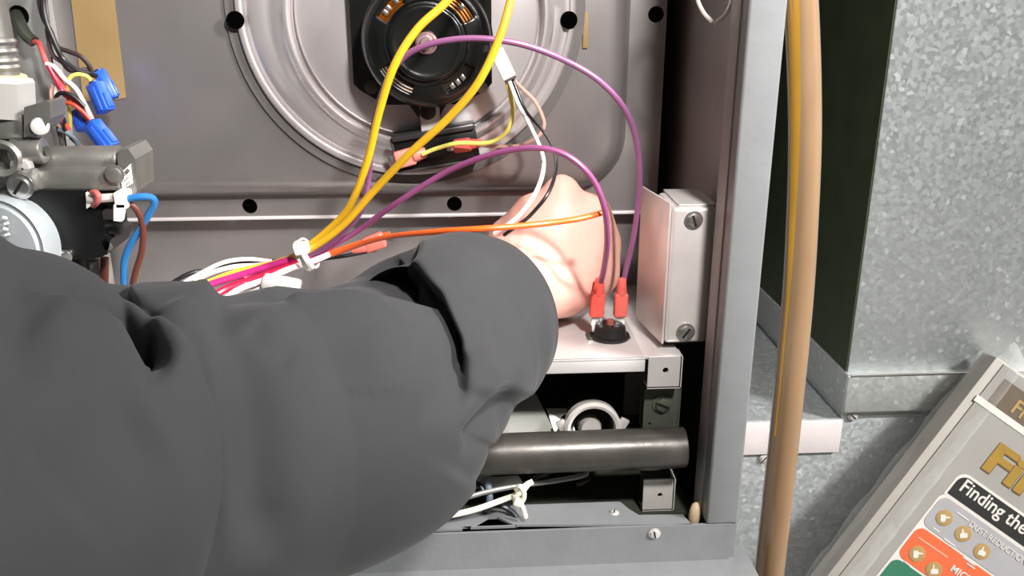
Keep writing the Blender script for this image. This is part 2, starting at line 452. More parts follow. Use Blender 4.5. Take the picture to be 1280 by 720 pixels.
m = MB().box(at(797, 505, YB + .02), (.022, .002, .10), None); m.build('cavity_strut', dark_paint, cab, False)

# ------------------------------------------------------------------ vestibule panel
def hpt(u, v, Y): p = at(u, v, Y); return Vector((p.x, Y, p.z))
pan = thing('vestibule_panel', 'stamped grey steel panel at the back, with a raised rounded field and bolt holes', 'panel', (0, YB, at(400, 272, YB).z))
xR = at(829, 100, YB).x
zbot = at(400, 271, YB).z
RISE = .014
x0, x1 = at(-330, 60, YB).x, at(786, 60, YB).x
z0, z1 = at(400, 243, YB).z, ZTOP - .06
rC = .038
NP = 12
base_loop = rrect(x0, z0, x1, z1, rC, YB, NP)
holes_f = [circ(hpt(820, 18, YB), .0052), circ(hpt(568, 255, YB), .0052), circ(hpt(312, 258, YB), .0052)]
outer = [(XL + .01, YB, zbot), (xR, YB, zbot), (xR, YB, ZTOP - .02), (XL + .01, YB, ZTOP - .02)]
MB().plate(outer, [base_loop] + holes_f, (0, .002, 0)).build('flange', panel_m, pan, True, 40)
yp2 = YB - RISE
hole_r = [circ(hpt(294, 25, yp2), .0056), circ(hpt(711, 25, yp2), .0056)]
m = MB()
loops = []
prof = [(0, 0), (.0010, .0018), (.0026, .0056), (.0050, .0096), (.0085, .0125), (.0125, .0137), (.016, RISE)]
for ins, hgt in prof:
    loops.append(rrect(x0 + ins, z0 + ins, x1 - ins, z1 - ins, rC - ins, YB - hgt, NP))
nv = len(loops[0])
vv = [p for lp in loops for p in lp]
ff = [(i * nv + k, i * nv + (k + 1) % nv, (i + 1) * nv + (k + 1) % nv, (i + 1) * nv + k) for i in range(len(loops) - 1) for k in range(nv)]
m.raw(vv, ff)
m.plate(loops[-1], hole_r, (0, 0, 0))
bmesh.ops.remove_doubles(m.bm, verts=list(m.bm.verts), dist=1e-6)
m.build('raised_field', panel_m, pan, True, 50)
m = MB().box(((XL + xR) / 2 + .005, YB + .0005, zbot), (xR - XL - .01, .005, .0022), None, .0008); m.build('bottom_lip', flashing_m, pan)
m = MB().box(((XL + xR) / 2 + .005, YB + .045, (zbot + ZTOP) / 2), (xR - XL - .01, .002, ZTOP - zbot)); m.build('dark_backing', void_m, pan, False)
m = MB().box(((XL + xR) / 2 + .005, YB + .012, (zbot + ZS) / 2 - .001), (xR - XL - .01, .002, zbot - ZS)); m.build('lower_apron', panel_m, pan, False)

# circular inducer cover on the panel
yc0 = yp2 - .0005
cc = hpt(509, 9, yc0)
R1 = 224 / pxm(509, 9, yc0)
cov = thing('inducer_cover', 'large round stamped steel cover plate behind the black motor', 'cover', (cc.x, yc0, cc.z - R1))
hl = [circ(hpt(296, 25, yc0), .0056), circ(hpt(710, 25, yc0), .0056)]
MB().plate(circ(cc, R1, 96), [circ(cc, R1 * .93, 96)] , (0, -.0012, 0)).build('gasket_ring', mat('grey_gasket', (92, 88, 86), .6, .2, .1, 40), cov, True, 30)
cin = hpt(522, 18, yc0)
rin = R1 * .735
cm = (cc * .6 + cin * .4)
m = MB()
# from the rim inwards: rolled lip, broad flat shoulder, groove and dished centre
def ring_prof(m, spec, seg=128):
    rows = []
    for (c, r, h) in spec:
        rows.append([Vector((c.x + r * math.cos(2 * math.pi * k / seg), yc0 - h, c.z + r * math.sin(2 * math.pi * k / seg))) for k in range(seg)])
    vv = [p for rr in rows for p in rr]
    ff = [(i * seg + k, i * seg + (k + 1) % seg, (i + 1) * seg + (k + 1) % seg, (i + 1) * seg + k) for i in range(len(rows) - 1) for k in range(seg)]
    m.raw(vv, ff + [tuple(range((len(rows) - 1) * seg, len(rows) * seg))])
ring_prof(m, [(cc, R1 * .945, 0), (cc, R1 * .943, .003), (cc, R1 * .932, .0042), (cc, R1 * .915, .0042), (cc, R1 * .905, .0016), (cc, R1 * .885, .0016),
              (cc, R1 * .87, .0040),(cm, R1 * .80, .0044), (cin, rin * 1.04, .0050), (cin, rin * 1.005, .0085), (cin, rin * .985, .0105), (cin, rin * .965, .0105), (cin, rin * .953, .0080), (cin, rin * .945, .0010),
              (cin, rin * .93, .0006), (cin, rin * .915, .0045), (cin, rin * .90, .0052), (cin, rin * .6, .0056)])
m.build('dished_plate', disc_m, cov, True, 60)
for hu in (294.5, 711):
    p = hpt(hu, 25, yc0 - .0038)
    MB().cyl(p, p + Vector((0, -.0012, 0)), .0054, seg=24).build('bolt_hole', void_m, cov)
m = MB().box(at(732, 38, yp2 - .0008), (.0035, .0012, .022), None, .0004); tag(m.build('gasket_scrap', tan_tape), 'small torn tan gasket scrap at the right rim of the round cover', 'gasket')

# tan paper tape at upper left
t0 = at(88, -40, yp2 - .0006); t1 = at(157, 125, yp2 - .0006)
m = MB().plate([at(84, -40, yp2 - .0006), at(138, -40, yp2 - .0006), at(157, 122, yp2 - .0006), at(130, 128, yp2 - .0006), at(104, 126, yp2 - .0006)], [], (0, .0005, 0))
tag(m.build('paper_tape', tan_tape, None, False), 'strip of tan paper tape stuck on the panel behind the blue connectors', 'tape')
# plate on the left with cable hole
ypl = .572
a = at(52, 0, ypl)
m = MB().plate([(XL + .004, ypl, ZS), (a.x, ypl, ZS), (a.x, ypl, ZTOP - .03), (XL + .004, ypl, ZTOP - .03)], [circ(hpt(23, 20, ypl), .0062)], (0, .002, 0))
pl = m.build('side_plate', mat('light_grey_steel', (172, 170, 168), .45, .5, .05, 20), pan, False)
m = MB().box((a.x - .001, ypl + .013, (ZS + ZTOP) / 2), (.002, .026, ZTOP - ZS - .03)); m.build('folded_edge', MATS['light_grey_steel'], pl, False)

# ------------------------------------------------------------------ duct
YD = 0.66
XD = at(1122, 0, YD).x
ZLedge = at(1000, 525, YD).z
ZBand1, ZBand0 = at(1150, 463, YD).z, at(1150, 510, YD).z
XDR = XD + .50
duct = thing('upper_duct', 'tall galvanized sheet metal duct right of the furnace, spangled front and dark side', 'duct', (XD + .2, YD + .2, ZLedge))
MB().box((XD + .25, YD + .25, (ZLedge + 2.3) / 2), (.50, .50, 2.3 - ZLedge), None, .0012).build('duct_shell', galv_m, duct)
MB().box((XD - .0006, YD + .25, (ZBand1 + 2.3) / 2), (.0012, .498, 2.3 - ZBand1 - .002)).build('side_face', duct_side_m, duct, False, label='dark olive left side of the duct')  # thin dark olive layer over the duct's left side
m = MB().box((XD + .25, YD + .248, (ZBand0 + ZBand1) / 2), (.506, .51, ZBand1 - ZBand0), None, .0022, 3); bd = m.build('joint_band', galv_dull, duct)
MB().box((XD + .25, YD - .007, ZBand1), (.50, .002, .0016), None, .0005).build('bright_seam', chrome_m, bd)
ple = thing('lower_plenum', 'wide galvanized plenum box below the upright duct, with a bright ledge lip', 'plenum', (XD + .15, YD + .2, 0))
xpl = XO + .004
MB().box(((xpl + XDR) / 2, YD + .25 + .001, ZLedge / 2), (XDR - xpl, .50, ZLedge), None, .001).build('plenum_shell', galv_m, ple)
zl = at(1000, 567, YD - .003).z
xl1 = at(1036, 560, YD).x
MB().box(((xpl + at(1052, 525, YD).x) / 2, YD - .0016, (zl + ZLedge) / 2), (at(1052, 525, YD).x - xpl, .003, ZLedge - zl), None, .0008).build('ledge_lip', flashing_m, ple)
screw(ple, at(955, 573, YD - .0005), .0030, mt=zinc_m)
screw(ple, at(1066, 520, YD - .0005), .0034, mt=zinc_m)

# ------------------------------------------------------------------ inducer motor
ym0 = yc0 - .006            # mounting plane
ymf = .540                  # front of the motor cap
mc = hpt(533, 54, ymf)
Rm = 79 / pxm(533, 54, ymf + .012)
mot = thing('inducer_motor', 'round black inducer motor with copper windings showing through its vents', 'motor', (mc.x, ym0, mc.z - Rm))
# square flange with cut corners
h = 88 / pxm(525, 40, ym0 - .01); q = h * .70
fc = hpt(527, 42, ym0 - .008)
poly = [(-h, -q), (-h + .004, -q - .004), (-q * .86, -h + .001), (-q * .8, -h), (q * .8, -h), (q * .86, -h + .001), (h - .004, -q - .004), (h, -q), (h, q), (q, h), (-q, h), (-h, q)]
MB().plate([Vector((fc.x + a, fc.y, fc.z + b)) for a, b in poly], [], (0, .008, 0)).build('mounting_flange', motor_m, mot, False)
m = MB()
m.lathe([(Rm * 1.0, 0), (Rm * 1.06, .002), (Rm * 1.06, .010), (Rm * 1.02, .012), (Rm * 1.02, .022)], (mc.x, ym0 - .006, mc.z), (0, -1, 0), 64); m.build('motor_can', motor_m, mot)
# end cap with four vent windows: built as angular grid, windows left open
D = (ym0 - .028) - ymf
profr = [(1.02, 0.0), (1.0, .25), (.955, .50), (.90, .64), (.84, .73), (.70, .80), (.62, .82), (.585, .86), (.57, 1.0), (.53, 1.06), (.49, 1.0), (.45, .97), (.2, .97), (0.16, .97)]
seg = 120
wins = [(118, 152), (28, 62), (208, 252), (292, 332)]
m = MB(); rows = []
for r, hh in profr:
    rows.append([m.bm.verts.new((mc.x + Rm * r * math.cos(2 * math.pi * k / seg), ym0 - .028 - D * hh, mc.z + Rm * r * math.sin(2 * math.pi * k / seg))) for k in range(seg)])
for i in range(len(rows) - 1):
    for k in range(seg):
        ang = 360 * (k + .5) / seg
        if 4 <= i <= 5 and any(a0 < ang < a1 for a0, a1 in wins): continue
        m.bm.faces.new((rows[i][k], rows[i][(k + 1) % seg], rows[i + 1][(k + 1) % seg], rows[i + 1][k]))
cap = m.build('end_cap', motor_m, mot, True, 50)
sm = cap.modifiers.new('thick', 'SOLIDIFY'); sm.thickness = .0014; sm.offset = -1
# windings seen through the windows
for (a0, a1), mt in zip(wins, (copper_m, mat('dull_copper', (120, 74, 34), .4, .8, .3, 200), mat('varnished_winding', (54, 40, 26), .35, .4, .3, 200), MATS['dull_copper'] if False else mat('dark_lamination', (40, 34, 28), .35, .5, .3, 200))):
    for j in range(5):
        rr = Rm * (.66 + .05 * j)
        pts = [Vector((mc.x + rr * math.cos(math.radians(a)), ym0 - .028 - D * .52, mc.z + rr * math.sin(math.radians(a)))) for a in np.linspace(a0 - 3, a1 + 3, 9)]
        MB().tube(pts, Rm * .03, 8).build('winding_turn', mt, mot)
for a in (126, 138, 144, 44, 300, 308, 316):
    p = Vector((mc.x + Rm * .77 * math.cos(math.radians(a)), ym0 - .028 - D * .60, mc.z + Rm * .77 * math.sin(math.radians(a))))
    MB().box(p, (.0028, .0022, .0034), Matrix.Rotation(math.radians(90 - a), 3, 'Y'), .0005).build('lamination_clip', chrome_m, mot)
m = MB().lathe([(0, .0), (Rm * .17, 0), (Rm * .17, .0012), (Rm * .145, .0022), (Rm * .125, .0012), (Rm * .10, .0010), (Rm * .10, .0045), (Rm * .08, .0055), (0, .0055)], (mc.x, ymf + D * .03, mc.z), (0, -1, 0), 32)
m.build('shaft_boss', mat('worn_shaft_steel', (196, 168, 168), .35, .8, .1, 80), mot)
m = MB().lathe([(Rm * .62, 0), (Rm * .64, .0008), (Rm * .66, 0)], (mc.x, ym0 - .028 - D * .83, mc.z), (0, -1, 0), 64); m.build('inner_bead', motor_m, mot)
screw(mot, hpt(464, 109, ym0 - .009), .0032, mt=dark_grey_m, slot=False, hexa=False)
screw(mot, hpt(602, 109, ym0 - .009), .0028, mt=cast_m, slot=False, hexa=False)
# lower stud and its white strap
p = hpt(535, 139, ym0 - .014)
m = MB().plate([at(505, 124, ym0 - .010), at(563, 124, ym0 - .010), at(554, 137, ym0 - .010), at(550, 146, ym0 - .010), at(522, 146, ym0 - .010), at(516, 137, ym0 - .010)], [], (0, .006, 0)); m.build('lower_lug', motor_m, mot, False)
MB().cyl(p, p + Vector((0, -.003, 0)), .0052, seg=20, bevel=.001).build('lug_stud', plastic_black, mot)
m = MB().plate([at(524, 134, ym0 - .0118), at(549, 134, ym0 - .0118), at(551, 162, ym0 - .0118), at(527, 164, ym0 - .0118)], [], (0, .0015, 0)); m.build('lug_strap', zinc_m, mot, False)

# ------------------------------------------------------------------ limit switch with two terminals
yl = .566
la, lb = at(493, 195, yl), at(597, 178, yl)
R = frame_from(lb - la, (0, -1, 0))
lw = (lb - la).length; hpx = 42 / pxm(545, 185, yl)
ls = thing('pressure_switch', 'black rectangular switch block under the motor with two red terminals', 'switch', (la + lb) / 2 - Vector((0, 0, hpx / 2)))
ctr = (la + lb) / 2 + Vector((0, .010, 0))
MB().box(ctr, (lw, hpx, .020), R, .0012).build('housing', plastic_black, ls)
ux, uy, uz = R.col[0], R.col[1], R.col[2]
MB().box(ctr + uy * hpx * .5 + uz * .003, (lw * .98, .0035, .020), R, .001).build('top_rim', mat('grey_switch_rim', (70, 68, 68), .3, .4), ls)
MB().box(ctr - uy * hpx * .5 + uz * .003, (lw * .98, .0014, .018), R, .0005).build('bottom_rim', MATS['grey_switch_rim'], ls)
MB().box(ctr - ux * lw * .5, (.0016, hpx, .022), R, .0005).build('end_rim', MATS['grey_switch_rim'], ls)
def spade(parent_label, c, xdir, L, W, T, mt, n=(0, -1, 0), name='spade_terminal', group=None):
    R_ = frame_from(xdir, n); x_, y_, z_ = R_.col
    t = thing(name, parent_label, 'terminal', Vector(c))
    t['group'] = group if group else 'red spade terminals'
    mm = MB().box(Vector(c) - x_ * L * .14, (L * .62, W, T), R_, T * .28, 3)
    mm.build('flat_sleeve', mt, t)
    p0 = Vector(c) + x_ * L * .12; 
    MB().cyl(p0, p0 + x_ * L * .40, W * .42, W * .30, 16, W * .06).build('crimp_barrel', mt, t)
    q0 = Vector(c) - x_ * L * .52
    MB().box(q0, (L * .28, W * .62, T * .22), R_, .0003).build('metal_blade', chrome_m, t)
    return t
spade('pink spade terminal at the left end of the black switch block', at(512, 196, yl - .004), at(532, 190, yl - .004) - at(496, 200, yl - .004), .021, .011, .006, pink_term)
spade('pink spade terminal at the right end of the black switch block', at(583, 181, yl - .004), at(600, 180, yl - .004) - at(568, 184, yl - .004), .019, .0085, .006, mat('coral_vinyl_terminal', (226, 104, 88), .4, 0, .06, 80))

# ------------------------------------------------------------------ connector under the right yellow wire
ycn = .545
ca, cb = at(620, 62, ycn), at(637, 97, ycn)
con = thing('wire_connector', 'white plastic plug connector hanging right of the motor', 'connector', cb)
R = frame_from(cb - ca, (0, -1, 0)); x_, y_, z_ = R.col
MB().box((ca + cb) / 2, ((cb - ca).length, .0085, .008), R, .001).build('shell', white_plastic, con)
MB().box(cb + x_ * .0006, (.002, .0072, .0066), R, .0004).build('wire_seal', mat('dark_seal', (70, 66, 62), .6), con)
wire('thin_wire', [(632, 96, .545), (638, 120, .545), (641, 140, .545), (634, 164, .546), (612, 178, .549), (572, 179, .552), (545, 186, .555), (528, 193, .558)], .00135, lyellow_w, 'thin pale yellow wire curving from the white plug to the left pink terminal')
wire('thin_wire', [(638, 96, .546), (652, 110, .546), (668, 126, .545), (677, 143, .545), (680, 158, .545), (670, 173, .546), (648, 182, .550), (620, 183, .554), (598, 181, .558)], .0012, pink_w, 'thin pinkish brown wire looping from the white plug to the right pink terminal')
wire('thin_wire', [(635, 97, .544), (648, 130, .535), (664, 160, .515), (677, 190, .490), (679, 212, .465), (670, 240, .448), (650, 268, .446), (636, 280, .446), (618, 292, .45)], .0012, white_w, 'thin white wire from the plug crossing in front of the hand')
wire('thin_wire', [(640, 97, .546), (657, 138, .537), (676, 160, .520), (690, 182, .495), (695, 208, .468), (686, 240, .448), (664, 268, .446), (648, 281, .446), (630, 294, .45)], .0010, black_w, 'thin black wire beside the white one crossing in front of the hand')

# ------------------------------------------------------------------ thick wires
wire('thick_wire', [(660, -420, .56), (650, -240, .53), (606, -60, .50), (560, 0, .495), (522, 36, .492), (493, 82, .490), (474, 140, .494), (458, 205, .50), (437, 258, .505), (410, 288, .508), (383, 309.5, .5095), (376, 313, .5095)], .0022, yellow_w, 'thick yellow wire left of the two, passing over the left of the motor')
wire('thick_wire', [(720, -420, .56), (690, -240, .52), (648, -60, .492), (638, 0, .485), (624, 48, .480), (598, 103, .478), (560, 148, .482), (512, 192, .488), (466, 240, .496), (428, 282, .500), (385, 313, .5035), (345, 329, .516), (300, 342, .518), (255, 358, .512)], .0022, mat('ochre_yellow_wire_jacket', (192, 148, 26), .38, 0, .06, 60), 'thick yellow wire right of the two, passing over the right of the motor')
wire('thick_wire', [(376, 323, .509), (386, 319, .509), (425, 294, .511), (452, 262, .511), (461, 220, .508), (465, 170, .503), (478, 115, .498), (500, 76, .492), (535, 56, .487), (590, 48, .482), (650, 55, .480), (705, 75, .480), (750, 102, .484), (783, 140, .490), (797, 185, .498), (799, 235, .506), (793, 290, .514), (783, 335, .520), (779, 354, .522)], .0017, purple_w, 'purple wire arching high over the motor down to the right spade terminal')
wire('thick_wire', [(376, 326, .5140), (386, 322, .5140), (440, 293, .5145), (500, 251, .500), (560, 214, .490), (615, 193, .478), (665, 185, .468), (706, 193, .462), (738, 220, .458), (755, 258, .458), (759, 300, .468), (755, 335, .486), (751, 352, .500)], .0017, mat('mauve_wire_jacket', (128, 66, 108), .36, 0, .08, 60), 'purple wire in the lower arc, over the hand to the left spade terminal')
wire('orange_wire', [(757, 264, .468), (752, 266, .464), (720, 274, .458), (665, 281, .444), (600, 286, .440), (540, 290, .455), (480, 297, .485), (440, 309, .505), (415, 318, .512)], .0016, orange_w, 'orange wire stretched across the front of the hand above the cuff')
wire('orange_wire', [(488, 292, .52), (455, 302, .52), (425, 312, .518), (398, 320, .516)], .0016, mat('red_orange_wire_jacket', (224, 84, 40), .4, 0, .06, 60), 'short red orange wire behind the sleeve, running into the white cable tie')
spade('clear red terminal half hidden behind the sleeve cuff', at(462, 305, .520), at(440, 312, .520) - at(485, 296, .52), .022, .010, .007, mat('clear_red_vinyl', (232, 118, 104), .3, 0, .1, 90, trans=.2))

# bundle to the left of the cable tie
B = 'wires of the harness bundle'
wire('harness_wire', [(66, 401, .500), (158, 386, .502), (232, 344, .510), (262, 338, .518), (300, 330, .522), (350, 326, .520), (395, 324, .518), (430, 320, .518), (470, 312, .52)], .0013, black_w, 'black wire on top of the bundle left of the cable tie', group=B)
wire('harness_wire', [(72, 404, .500), (166, 388, .502), (222, 358, .505), (250, 342, .512), (280, 328, .517), (310, 324, .521), (340, 327, .52)], .0013, white_w, 'white wire arching at the far left top of the bundle', group=B)
wire('harness_wire', [(78, 407, .500), (174, 390, .502), (230, 362, .503), (255, 345, .509), (290, 334, .513), (330, 331, .515), (380, 322, .514)], .0015, mat('soft_white_wire_jacket', (222, 216, 214), .42, 0, .05, 60), 'white wire in the middle of the bundle under the black one', group=B)
wire('harness_wire', [(84, 410, .500), (182, 392, .502), (235, 366, .500), (262, 352, .506), (300, 338, .510), (345, 328, .512), (385, 315, .511)], .0016, mat('amber_wire_jacket', (226, 176, 60), .4, 0, .05, 60), 'amber yellow wire in the middle of the bundle', group=B)
wire('harness_wire', [(90, 413, .500), (190, 394, .502), (232, 370, .496), (262, 356, .502), (310, 341, .507), (352, 328, .508), (386, 318, .509)], .0022, magenta_w, 'magenta wire along the bundle left of the cable tie', group=B)
wire('harness_wire', [(96, 416, .500), (198, 396, .502), (238, 372, .498), (268, 356, .504), (310, 346, .509), (350, 332, .511), (388, 322, .512)], .0014, mat('pale_pink_wire_jacket', (220, 150, 170), .4, 0, .05, 60), 'pale pink wire between the magenta and red wires', group=B)
wire('harness_wire', [(102, 419, .500), (206, 398, .502), (252, 378, .490), (285, 360, .498), (320, 348, .503), (355, 336, .506), (390, 322, .510)], .0022, red_w, 'crimson red wire in the lower bundle', group=B)
wire('harness_wire', [(108, 422, .500), (214, 400, .502), (270, 380, .486), (298, 362, .494), (330, 350, .499), (362, 336, .503), (392, 326, .508), (412, 318, .512)], .0018, white_w.copy() if False else mat('pink_white_wire_jacket', (240, 214, 220), .4, 0, .04, 60), 'pinkish white wire along the bottom edge of the bundle', group=B)
# things lying under the bundle on the shelf
sc = thing('harness_clip', 'pale translucent plastic clip lying under the wire bundle', 'clip', at(345, 358, .505))
MB().box(at(322, 358, .505), (.018, .012, .006), Matrix.Rotation(.35, 3, 'Y'), .0015).build('clip_body', white_plastic, sc)
MB().box(at(352, 355, .500), (.022, .012, .008), Matrix.Rotation(.25, 3, 'Y'), .002).build('clip_tail', mat('frosted_plastic', (190, 186, 180), .35, 0, .1, 60), sc)
# cable tie
tie = thing('cable_tie', 'white nylon cable tie binding the coloured wire bundle', 'cable tie', at(384, 330, .50))
MB().box(at(377, 310, .499), (.0085, .007, .0065), Matrix.Rotation(-.2, 3, 'Y'), .001).build('tie_head', white_plastic, tie)
pc = at(383, 318, .509); ax = (at(400, 308, .506) - at(365, 326, .509)).normalized()
y1 = ax.orthogonal().normalized(); y2 = ax.cross(y1)
ringp = [pc + y1 * (.0088 * math.cos(2 * math.pi * k / 24)) + y2 * (.0088 * math.sin(2 * math.pi * k / 24)) for k in range(24)]
mm = MB()
vv = []; 
for p in ringp:
    d = (p - pc).normalized()
    vv += [p - ax * .0022, p + ax * .0022, p + ax * .0022 + d * .0012, p - ax * .0022 + d * .0012]
ff = []
for i in range(24):
    j = (i + 1) % 24
    for a in range(4): ff.append((i * 4 + a, i * 4 + (a + 1) % 4, j * 4 + (a + 1) % 4, j * 4 + a))
mm.raw(vv, ff); mm.build('tie_loop', white_plastic, tie)
mm = MB().tube(crom([at(378, 314, .498), at(384, 325, .497), at(390, 334, .499)], 5), .0018, 6); mm.build('tie_tail', white_plastic, tie)

# ------------------------------------------------------------------ steel box with two screws
ybx = .487
bx = thing('junction_box', 'small bright steel box with two hex screws beside the front post', 'box', at(866, 430, ybx))
a = at(838, 300, ybx); b = at(894, 300, ybx); zt = at(866, 259, ybx).z; zb = at(866, 429, ybx).z
dbx = .040
m = MB().box(((a.x + b.x) / 2, ybx + dbx / 2, (zt + zb) / 2), (b.x - a.x, dbx, zt - zb), None, .0028, 4); m.build('cover', zinc_m, bx)
# side lid with a lip a little proud of the box
m = MB().box((a.x - .0042, ybx + .024, (zt + zb) / 2 + .0008), (.0014, .046, zt - zb + .0030), Matrix.Rotation(.16, 3, 'Z'), .0006); m.build('side_lid', zinc_m, bx)
m = MB().box(((a.x + b.x) / 2 + .002, ybx + dbx / 2 + .002, zt + .0006), (b.x - a.x - .004, dbx, .0014), None, .0006); m.build('top_lid', zinc_m, bx)
m = MB().box((a.x + .012, ybx + .02, (zb + ZS) / 2), (.02, .02, max(.0005, abs(zb - ZS) - .0002))); m.build('standoff', plastic_black, bx, False)
screw(bx, at(867, 275, ybx - .0003), .0040)
screw(bx, at(857, 415, ybx - .0003), .0042)

# ------------------------------------------------------------------ roll-out switch on the shelf
ysw = .512
c0 = atz(762, 421, ZS)
sw = thing('rollout_switch', 'small black round switch on the pale shelf with two upright blades', 'switch', c0)
MB().lathe([(0, 0), (.0125, 0), (.0125, .0016), (.0105, .0024), (.0095, .0075), (.008, .0085), (0, .0085)], c0, (0, 0, 1), 28).build('switch_body', plastic_black, sw)
MB().box(c0 + Vector((-.001, 0, .0008)), (.027, .010, .0016), None, .0006).build('mounting_ear', dark_grey_m, sw)
MB().cyl(c0 + Vector((0, 0, .008)), c0 + Vector((0, 0, .0115)), .0025, seg=12).build('reset_button', mat('dull_red_button', (140, 74, 66), .5), sw)
sl = at(747, 378, c0.y); sr = at(776, 378, c0.y)
for p in (sl, sr):
    MB().box((p.x, c0.y, c0.z + .010), (.0062, .001, .012)).build('blade', chrome_m, sw)
spade('red spade terminal on the left blade of the roll-out switch', (sl.x, c0.y, (at(747, 374, c0.y)).z), at(750, 346, c0.y) - at(745, 398, c0.y), .026, .0088, .006, red_term)
spade('red spade terminal on the right blade of the roll-out switch', (sr.x, c0.y, (at(776, 374, c0.y)).z), at(779, 346, c0.y) - at(776, 398, c0.y), .026, .0085, .006, mat('dull_red_vinyl', (190, 84, 74), .45, 0, .06, 80))

# ------------------------------------------------------------------ gas manifold pipe and orifice ring
yg = YS - .004
pa, pb = at(520, 571, yg + .002), at(856, 559, yg)
rg = 25.5 / pxm(800, 562, yg)
gp = thing('gas_pipe', 'black steel gas manifold pipe running across below the shelf', 'pipe', pb)
axp = (pb - pa).normalized()
m = MB().lathe([(rg * .82, 0), (rg, 0), (rg, (pb - pa).length + .12 - .002), (rg * .985, (pb - pa).length + .1195), (rg * .9, (pb - pa).length + .12), (0, (pb - pa).length + .12)], pa - axp * .12, axp, 36); m.build('pipe_wall', mat('black_iron_pipe', (70, 67, 63), .36, .45, .2, 40, .10, 200, rvar=.1), gp)
m = MB().lathe([(rg * 1.005, -.0012), (rg * 1.012, 0), (rg * 1.005, .0012)], at(735, 563.5, yg + .0008), axp, 36); m.build('weld_seam', MATS['black_iron_pipe'], gp)
yr = YS + .022
rc = at(741, 537, yr); rr_ = 36 / pxm(741, 537, yr)
rg_t = thing('orifice_ring', 'bright cast ring of a burner peeking up behind the black pipe', 'ring', rc - Vector((0, 0, rr_)))
m = MB().lathe([(rr_ * .78, 0), (rr_ * .80, -.002), (rr_ * .90, -.003), (rr_ * 1.0, -.001), (rr_ * 1.0, .006), (rr_ * .78, .006), (rr_ * .78, 0)], rc, (0, 1, -.15), 48); m.build('ring_rim', bright_cast, rg_t)
m = MB().lathe([(0, .002), (rr_ * .34, .002), (rr_ * .40, .006), (rr_ * .40, .014), (0, .014)], rc + Vector((0, .004, -.003)), (0, 1, -.15), 24); m.build('orifice_boss', zinc_m, rg_t)
for s in (-1, 1):
    MB().box(rc + Vector((s * rr_ * 1.05, .002, .002)), (.006, .003, .009), Matrix.Rotation(s * .5, 3, 'Y'), .001).build('ring_ear', zinc_m, rg_t)
MB().lathe([(rr_ * .78, .006), (rr_ * .76, .03), (0, .03)], rc, (0, 1, -.15), 32).build('burner_throat', dark_grey_m, rg_t)

# ------------------------------------------------------------------ lower wires
wire('lower_wire', [(500, 654, .462), (550, 634, .468), (600, 617, .474), (650, 607, .478), (700, 600, .482), (733, 592, .486), (722, 578, .49)], .0016, mat('silver_grey_wire_jacket', (128, 126, 124), .35, .3, .06, 60), 'silver grey wire looping below the black pipe')
wire('lower_wire', [(500, 658, .456), (545, 648, .460), (590, 638, .463), (625, 626, .466), (650, 616, .468), (662, 603, .470)], .0018, cream_plastic, 'cream white wire lying along the bottom rail flange')
wire('lower_wire', [(570, 582, .490), (585, 594, .486), (598, 604, .482), (606, 616, .478)], .0019, black_w, 'short black wire dropping behind the sleeve below the pipe')
wire('lower_wire', [(608, 598, .480), (611, 612, .478), (612, 626, .476), (609, 640, .474)], .0022, greyblue_w, 'short grey blue wire hanging down under the black pipe')
wire('lower_wire', [(607, 632, .474), (625, 632, .472), (640, 640, .470), (648, 650, .468)], .0018, mat('black_blue_jacket', (34, 38, 42), .4, 0, .1, 60), 'short dark wire curling down to the slot in the flange')
wire('lower_wire', [(655, 610, .480), (675, 594, .486), (700, 588, .492), (726, 590, .496), (736, 598, .494), (722, 606, .488)], .0013, brownblack_w, 'thin dark wire loop under the right half of the pipe')
t2 = thing('cable_tie', 'cream cable tie knotted round the white wire at the bottom rail', 'cable tie', at(655, 645, .466))
mm = MB().tube(crom([at(645, 612, .464), at(650, 608, .462), at(655, 616, .461), at(653, 626, .462), at(645, 628, .464), at(643, 618, .465)], 5), .0016, 8); mm.build('tie_loop', cream_plastic, t2)
mm = MB().tube(crom([at(648, 626, .463), at(653, 634, .462), at(657, 647, .461)], 5), .0016, 8); mm.build('tie_tail', cream_plastic, t2)
MB().box(at(648, 627, .462), (.006, .005, .005), Matrix.Rotation(.4, 3, 'Y'), .001).build('tie_head', cream_plastic, t2)
mm = MB().tube(crom([at(652, 612, .463), at(658, 606, .464), at(666, 602, .465)], 5), .0018, 8); mm.build('tie_end', cream_plastic, t2)

fo = MB(); fc_ = at(868, 643, YF + .014)
fo.lathe([(0, 0), (.0032, .0), (.0040, .003), (.0038, .008), (.003, .0115), (.0015, .013), (0, .0134)], fc_ - Vector((0, 0, .005)), (.1, 0, 1), 16)
tag(fo.build('foam_plug', foam_m), 'small beige foam plug in the corner between rail and post', 'foam')

# steel wire hanging loop near the top right
yh = .50
hk = thing('wire_hook', 'bright thin steel wire loop hanging near the top of the front post', 'hook', at(893, 30, yh))
MB().tube(crom([at(877, -70, yh), at(868, -35, yh), at(871, -4, yh), at(879, 15, yh), at(890, 27, yh)], 8), .0012, 8).build('hook_arm', bright_cast, hk)
MB().tube(crom([at(905, -70, yh), at(918, -30, yh), at(915, 0, yh), at(907, 18, yh), at(893, 30, yh)], 8), .0013, 8).build('hook_arm', bright_cast, hk)
MB().tube(crom([at(877, -70, yh), at(890, -86, yh + .0), at(905, -70, yh)], 6), .0012, 8).build('hook_crown', chrome_m, hk)
MB().cyl(at(890, -84, yh), Vector((XI + .004, yh, at(890, -84, yh).z)), .0016, seg=10).build('hook_pin', chrome_m, hk)

